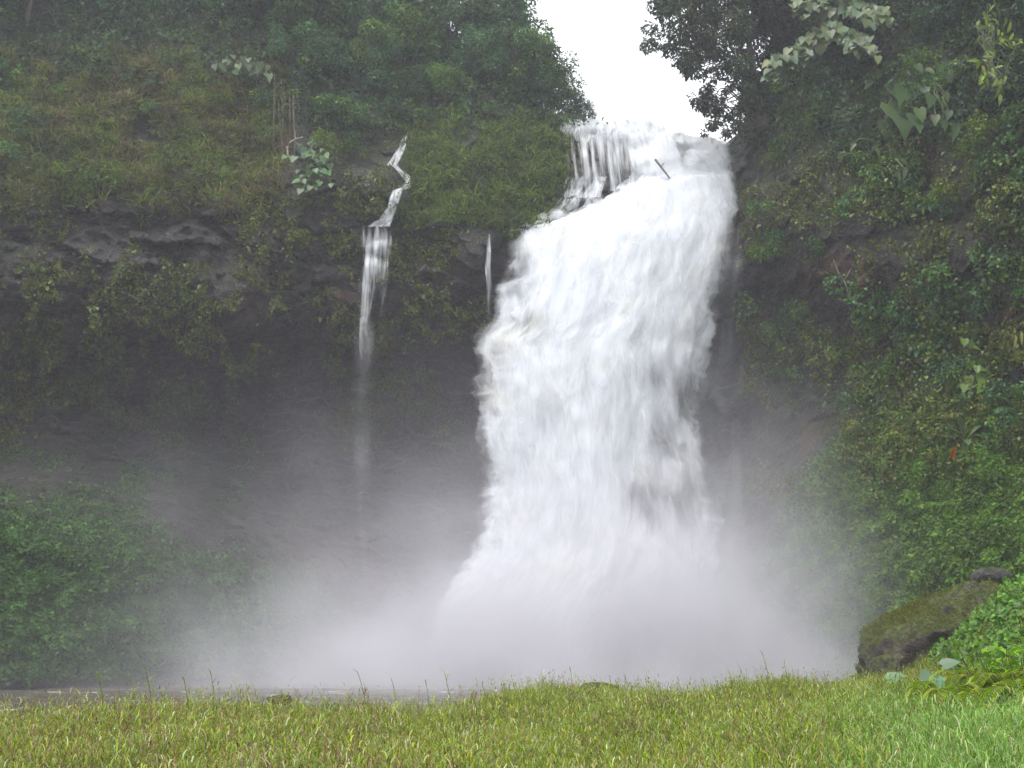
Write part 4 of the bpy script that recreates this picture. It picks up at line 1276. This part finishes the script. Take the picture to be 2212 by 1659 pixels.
for k, (px_, Y_, lab) in enumerate(((2125, 22, "ginger plant with orange leaves at the tip of the right bank"), (2165, 21, "bright lance leaved plant at the middle of the right bank"), (2205, 20.5, "bright lance leaved plant nearest the right picture edge"))):
    b = gpt(px_, 1400, Y_)
    r_ = empty("ginger_plant", b, lab, "plant")
    G_, S_ = [], []
    for q in range(9):
        th = rng.uniform(0, 6.28); tip = np.array((cos(th) * .45 - .25, sin(th) * .4 - .5, rng.uniform(.9, 1.45)))
        p = np.linspace(0, 1, 8)[:, None] * tip
        S_.append(tube_geo(p, np.linspace(.014, .006, 8), 5))
        m_ = 9
        pp = p[np.linspace(2, 7, m_).astype(int)]
        az = rng.uniform(0, 6.28, m_)
        G_.append(leaf_geo(pp, np.c_[np.cos(az), np.sin(az), np.full(m_, .45)], np.c_[-np.cos(az) * .4, -np.sin(az) * .4, np.ones(m_)], rng.uniform(.28, .42, m_), .075, palette([(.13, .22, .03), (.16, .25, .035), (.10, .18, .03)], m_), T_LANCE))
    leaf_obj("leaves", join_geo(G_), M_WET, r_)
    tubes_obj("stem", S_, M_STEM, r_)
    if k == 0:
        m_ = 7
        dl = leaf_obj("dead_leaves", leaf_geo(np.c_[rng.normal(size=m_) * .3 - .2, rng.normal(size=m_) * .2 - .3, rng.uniform(.3, .55, m_)], np.c_[rng.normal(size=m_) * .5 - .5, rng.normal(size=m_) * .3, np.full(m_, .25)], np.tile((0, -.6, 1.), (m_, 1)) + rng.normal(size=(m_, 3)) * .2, .34, .07, palette([(.42, .17, .02), (.36, .12, .02)], m_), T_LANCE), M_LEAF, r_)
        dl['label'] = "orange dead leaves"

fern("fern", "brown withered fern lying in the grass at right", gpt(1985, 1520, 19.5) + np.array((0, 0, .30)), .75, 7, [(.20, .10, .03), (.25, .14, .04), (.15, .13, .03)], .20, .22)
FERNS = [(2040, 20, "green fern growing beside the brown withered fern"), (2110, 21.5, "green fern on the lower right bank under the ginger plant"), (2175, 20, "wide green fern at the right edge of the bank"), (2215, 18, "tall fern half outside the right edge of the picture"), (2090, 19, "small green fern between the bank and the meadow")]
for px_, Y_, lab in FERNS:
    fern("fern", lab, gpt(px_, 1480, Y_) + np.array((0, 0, .25)), .85, 9, [(.13, .19, .035), (.16, .22, .04), (.18, .20, .06)], .24, .6)
for px_, py_, Y_, L_, lab in ((1904, 1482, 25, .42, "blue green taro leaves at the far edge of the meadow below the boulder"), (2022, 1452, 24, .40, "blue green taro leaf standing beside the right bank")):
    C_ = at(np.array([px_ - 12, px_ + 14, px_ + 2]), np.array([py_ + 4, py_ - 14, py_ + 14]), np.array([Y_, Y_ + .15, Y_ - .2]))
    base = np.array((C_[0, 0] + .1, Y_, float(gheight(C_[0, 0] + .1, Y_))))
    r_ = empty("taro_plant", base, lab, "plant")
    leaf_obj("leaves", leaf_geo(C_ - base, np.array([(-.6, -.3, -.35), (.7, -.2, .2), (.1, -.5, -.6)]), np.tile((0, -.7, .8), (3, 1)), L_, L_ * .8, palette([(.07, .14, .07), (.09, .17, .085)], 3, .08, 1.0), T_HEART), M_WET, r_)
    tubes_obj("stem", [limb((0, 0, 0), p - base, .014, .01, .05, 5) for p in C_], M_STEM, r_)

# tall flowering stalks against the mist
STALKS = [(128, 21), (270, 20), (300, 20.5), (455, 20), (560, 24), (740, 22), (925, 24), (1045, 25), (1110, 28), (1150, 28), (1235, 29), (1310, 29), (1360, 29), (1440, 29.5), (1470, 30), (1520, 30), (1580, 30), (1640, 31), (1660, 31), (1700, 31), (1760, 31), (1015, 25), (860, 24), (640, 23), (180, 20), (60, 16), (330, 16), (400, 16), (520, 17), (690, 18), (795, 19), (215, 16), (970, 22), (1390, 28), (1610, 30)]
sp_proto = []
for k in range(4):
    H = (.85, .7, .95, .78)[k]
    tip = np.array((rng.normal() * .12, rng.normal() * .1, H))
    p = np.linspace(0, 1, 9)[:, None] * tip; p[:, 0] += .06 * np.sin(np.linspace(0, 3, 9))
    st = tubes_obj("stem", [tube_geo(p, np.linspace(.009, .004, 9), 5)], M_STEM); COL.objects.unlink(st)
    m_ = 9
    az = np.where(np.arange(m_) % 2, 0, pi) + rng.normal(size=m_) * .7
    lv = leaf_obj("leaves", leaf_geo(p[np.linspace(2, 8, m_).astype(int)], np.c_[np.cos(az), np.sin(az) * .6, np.full(m_, .8)], np.c_[-np.cos(az), -np.sin(az), np.ones(m_) * .6], rng.uniform(.12, .22, m_), .017, palette([(.15, .20, .03), (.20, .25, .04)], m_), T_BLADE), M_GRASS); COL.objects.unlink(lv)
    sp_proto.append((bpy.data.objects.new("grass_stalk", None), [st, lv]))
for k, (px_, Y_) in enumerate(STALKS):
    a_, _ = ray(px_, 1500)
    X_ = float(a_) * Y_
    while gheight(X_, Y_) < .75 and Y_ > 10:
        Y_ -= .25; X_ = float(a_) * Y_
    place(sp_proto[k % 4], (X_, Y_, float(gheight(X_, Y_))), random.uniform(-.8, .8), random.uniform(.85, 1.15), "tall thin grass stalk rising above the meadow edge", "grass stalk", "tall stalks along the meadow edge")

# ------------------------------------------------------------------ mist at the foot of the fall and haze in the valley air
def mist_mat():
    m, t = new_mat("mist")
    L = t.links.new
    geo = nd(t, "ShaderNodeNewGeometry")
    n = nd(t, "ShaderNodeTexNoise"); n.inputs['Scale'].default_value = .16; n.inputs['Detail'].default_value = 4; n.inputs['Roughness'].default_value = .55
    L(geo.outputs['Position'], n.inputs['Vector'])
    tot = None
    # centre, radii, density
    for c, r, a in (((6, 64, 0), (10, 5.5, 6.0), .30), ((-4.5, 65, 0), (9.5, 6, 4.8), .13), ((14, 66, 0), (6.5, 6, 7), .10), ((6, 67, 7), (10, 4, 7), .055), ((-14, 65, 0), (9, 7, 4.8), .030),
                    ((-7, 73, 5), (10, 8, 10), .016), ((16, 72, 8), (5, 4, 10), .028), ((4, 58, 0), (20, 7, 2.8), .035), ((20, 62, 0), (6, 6, 4.5), .05), ((-18, 69, 9), (13, 6, 7), .007)):
        s = nd(t, "ShaderNodeVectorMath", operation='SUBTRACT'); s.inputs[1].default_value = c; L(geo.outputs['Position'], s.inputs[0])
        q = nd(t, "ShaderNodeVectorMath", operation='DIVIDE'); q.inputs[1].default_value = r; L(s.outputs[0], q.inputs[0])
        d = nd(t, "ShaderNodeVectorMath", operation='DOT_PRODUCT'); L(q.outputs[0], d.inputs[0]); L(q.outputs[0], d.inputs[1])
        g = nd(t, "ShaderNodeMath", operation='MULTIPLY'); g.inputs[1].default_value = -1; L(d.outputs['Value'], g.inputs[0])
        e = nd(t, "ShaderNodeMath", operation='EXPONENT'); L(g.outputs[0], e.inputs[0])
        ma = nd(t, "ShaderNodeMath", operation='MULTIPLY_ADD'); ma.inputs[1].default_value = a; L(e.outputs[0], ma.inputs[0])
        if tot: L(tot, ma.inputs[2])
        else: ma.inputs[2].default_value = 0
        tot = ma.outputs[0]
    nr = nd(t, "ShaderNodeMapRange"); nr.inputs[1].default_value = .3; nr.inputs[2].default_value = .7; nr.inputs[3].default_value = .2; nr.inputs[4].default_value = 1.8
    L(n.outputs[0], nr.inputs[0])
    mu = nd(t, "ShaderNodeMath", operation='MULTIPLY'); L(tot, mu.inputs[0]); L(nr.outputs[0], mu.inputs[1])
    pv = nd(t, "ShaderNodeVolumePrincipled"); pv.inputs['Color'].default_value = (.91, .90, .955, 1)
    pv.inputs['Density Attribute'].default_value = ""
    L(mu.outputs[0], pv.inputs['Density'])
    o = nd(t, "ShaderNodeOutputMaterial"); L(pv.outputs[0], o.inputs['Volume'])
    return m


def box_obj(name, lo, hi, mat):
    x0, y0, z0 = lo; x1, y1, z1 = hi
    V = [(x0, y0, z0), (x1, y0, z0), (x1, y1, z0), (x0, y1, z0), (x0, y0, z1), (x1, y0, z1), (x1, y1, z1), (x0, y1, z1)]
    F = [(0, 3, 2, 1), (4, 5, 6, 7), (0, 1, 5, 4), (1, 2, 6, 5), (2, 3, 7, 6), (3, 0, 4, 7)]
    return mesh_obj(name, V, F, mat, smooth=False)


mi = box_obj("mist", (-38, 42, -.4), (34, 90, 30), mist_mat())
tag(mi, "white spray mist billowing from the foot of the great fall", "mist", kind='stuff')

m, t = new_mat("haze_air")
pv = nd(t, "ShaderNodeVolumePrincipled"); pv.inputs['Color'].default_value = (.88, .88, .97, 1); pv.inputs['Density'].default_value = .0007
o = nd(t, "ShaderNodeOutputMaterial"); t.links.new(pv.outputs[0], o.inputs['Volume'])
hz = box_obj("haze", (-165, -165, -4), (165, 165, 85), m)
tag(hz, "thin pale haze filling the valley air", "haze", kind='stuff')
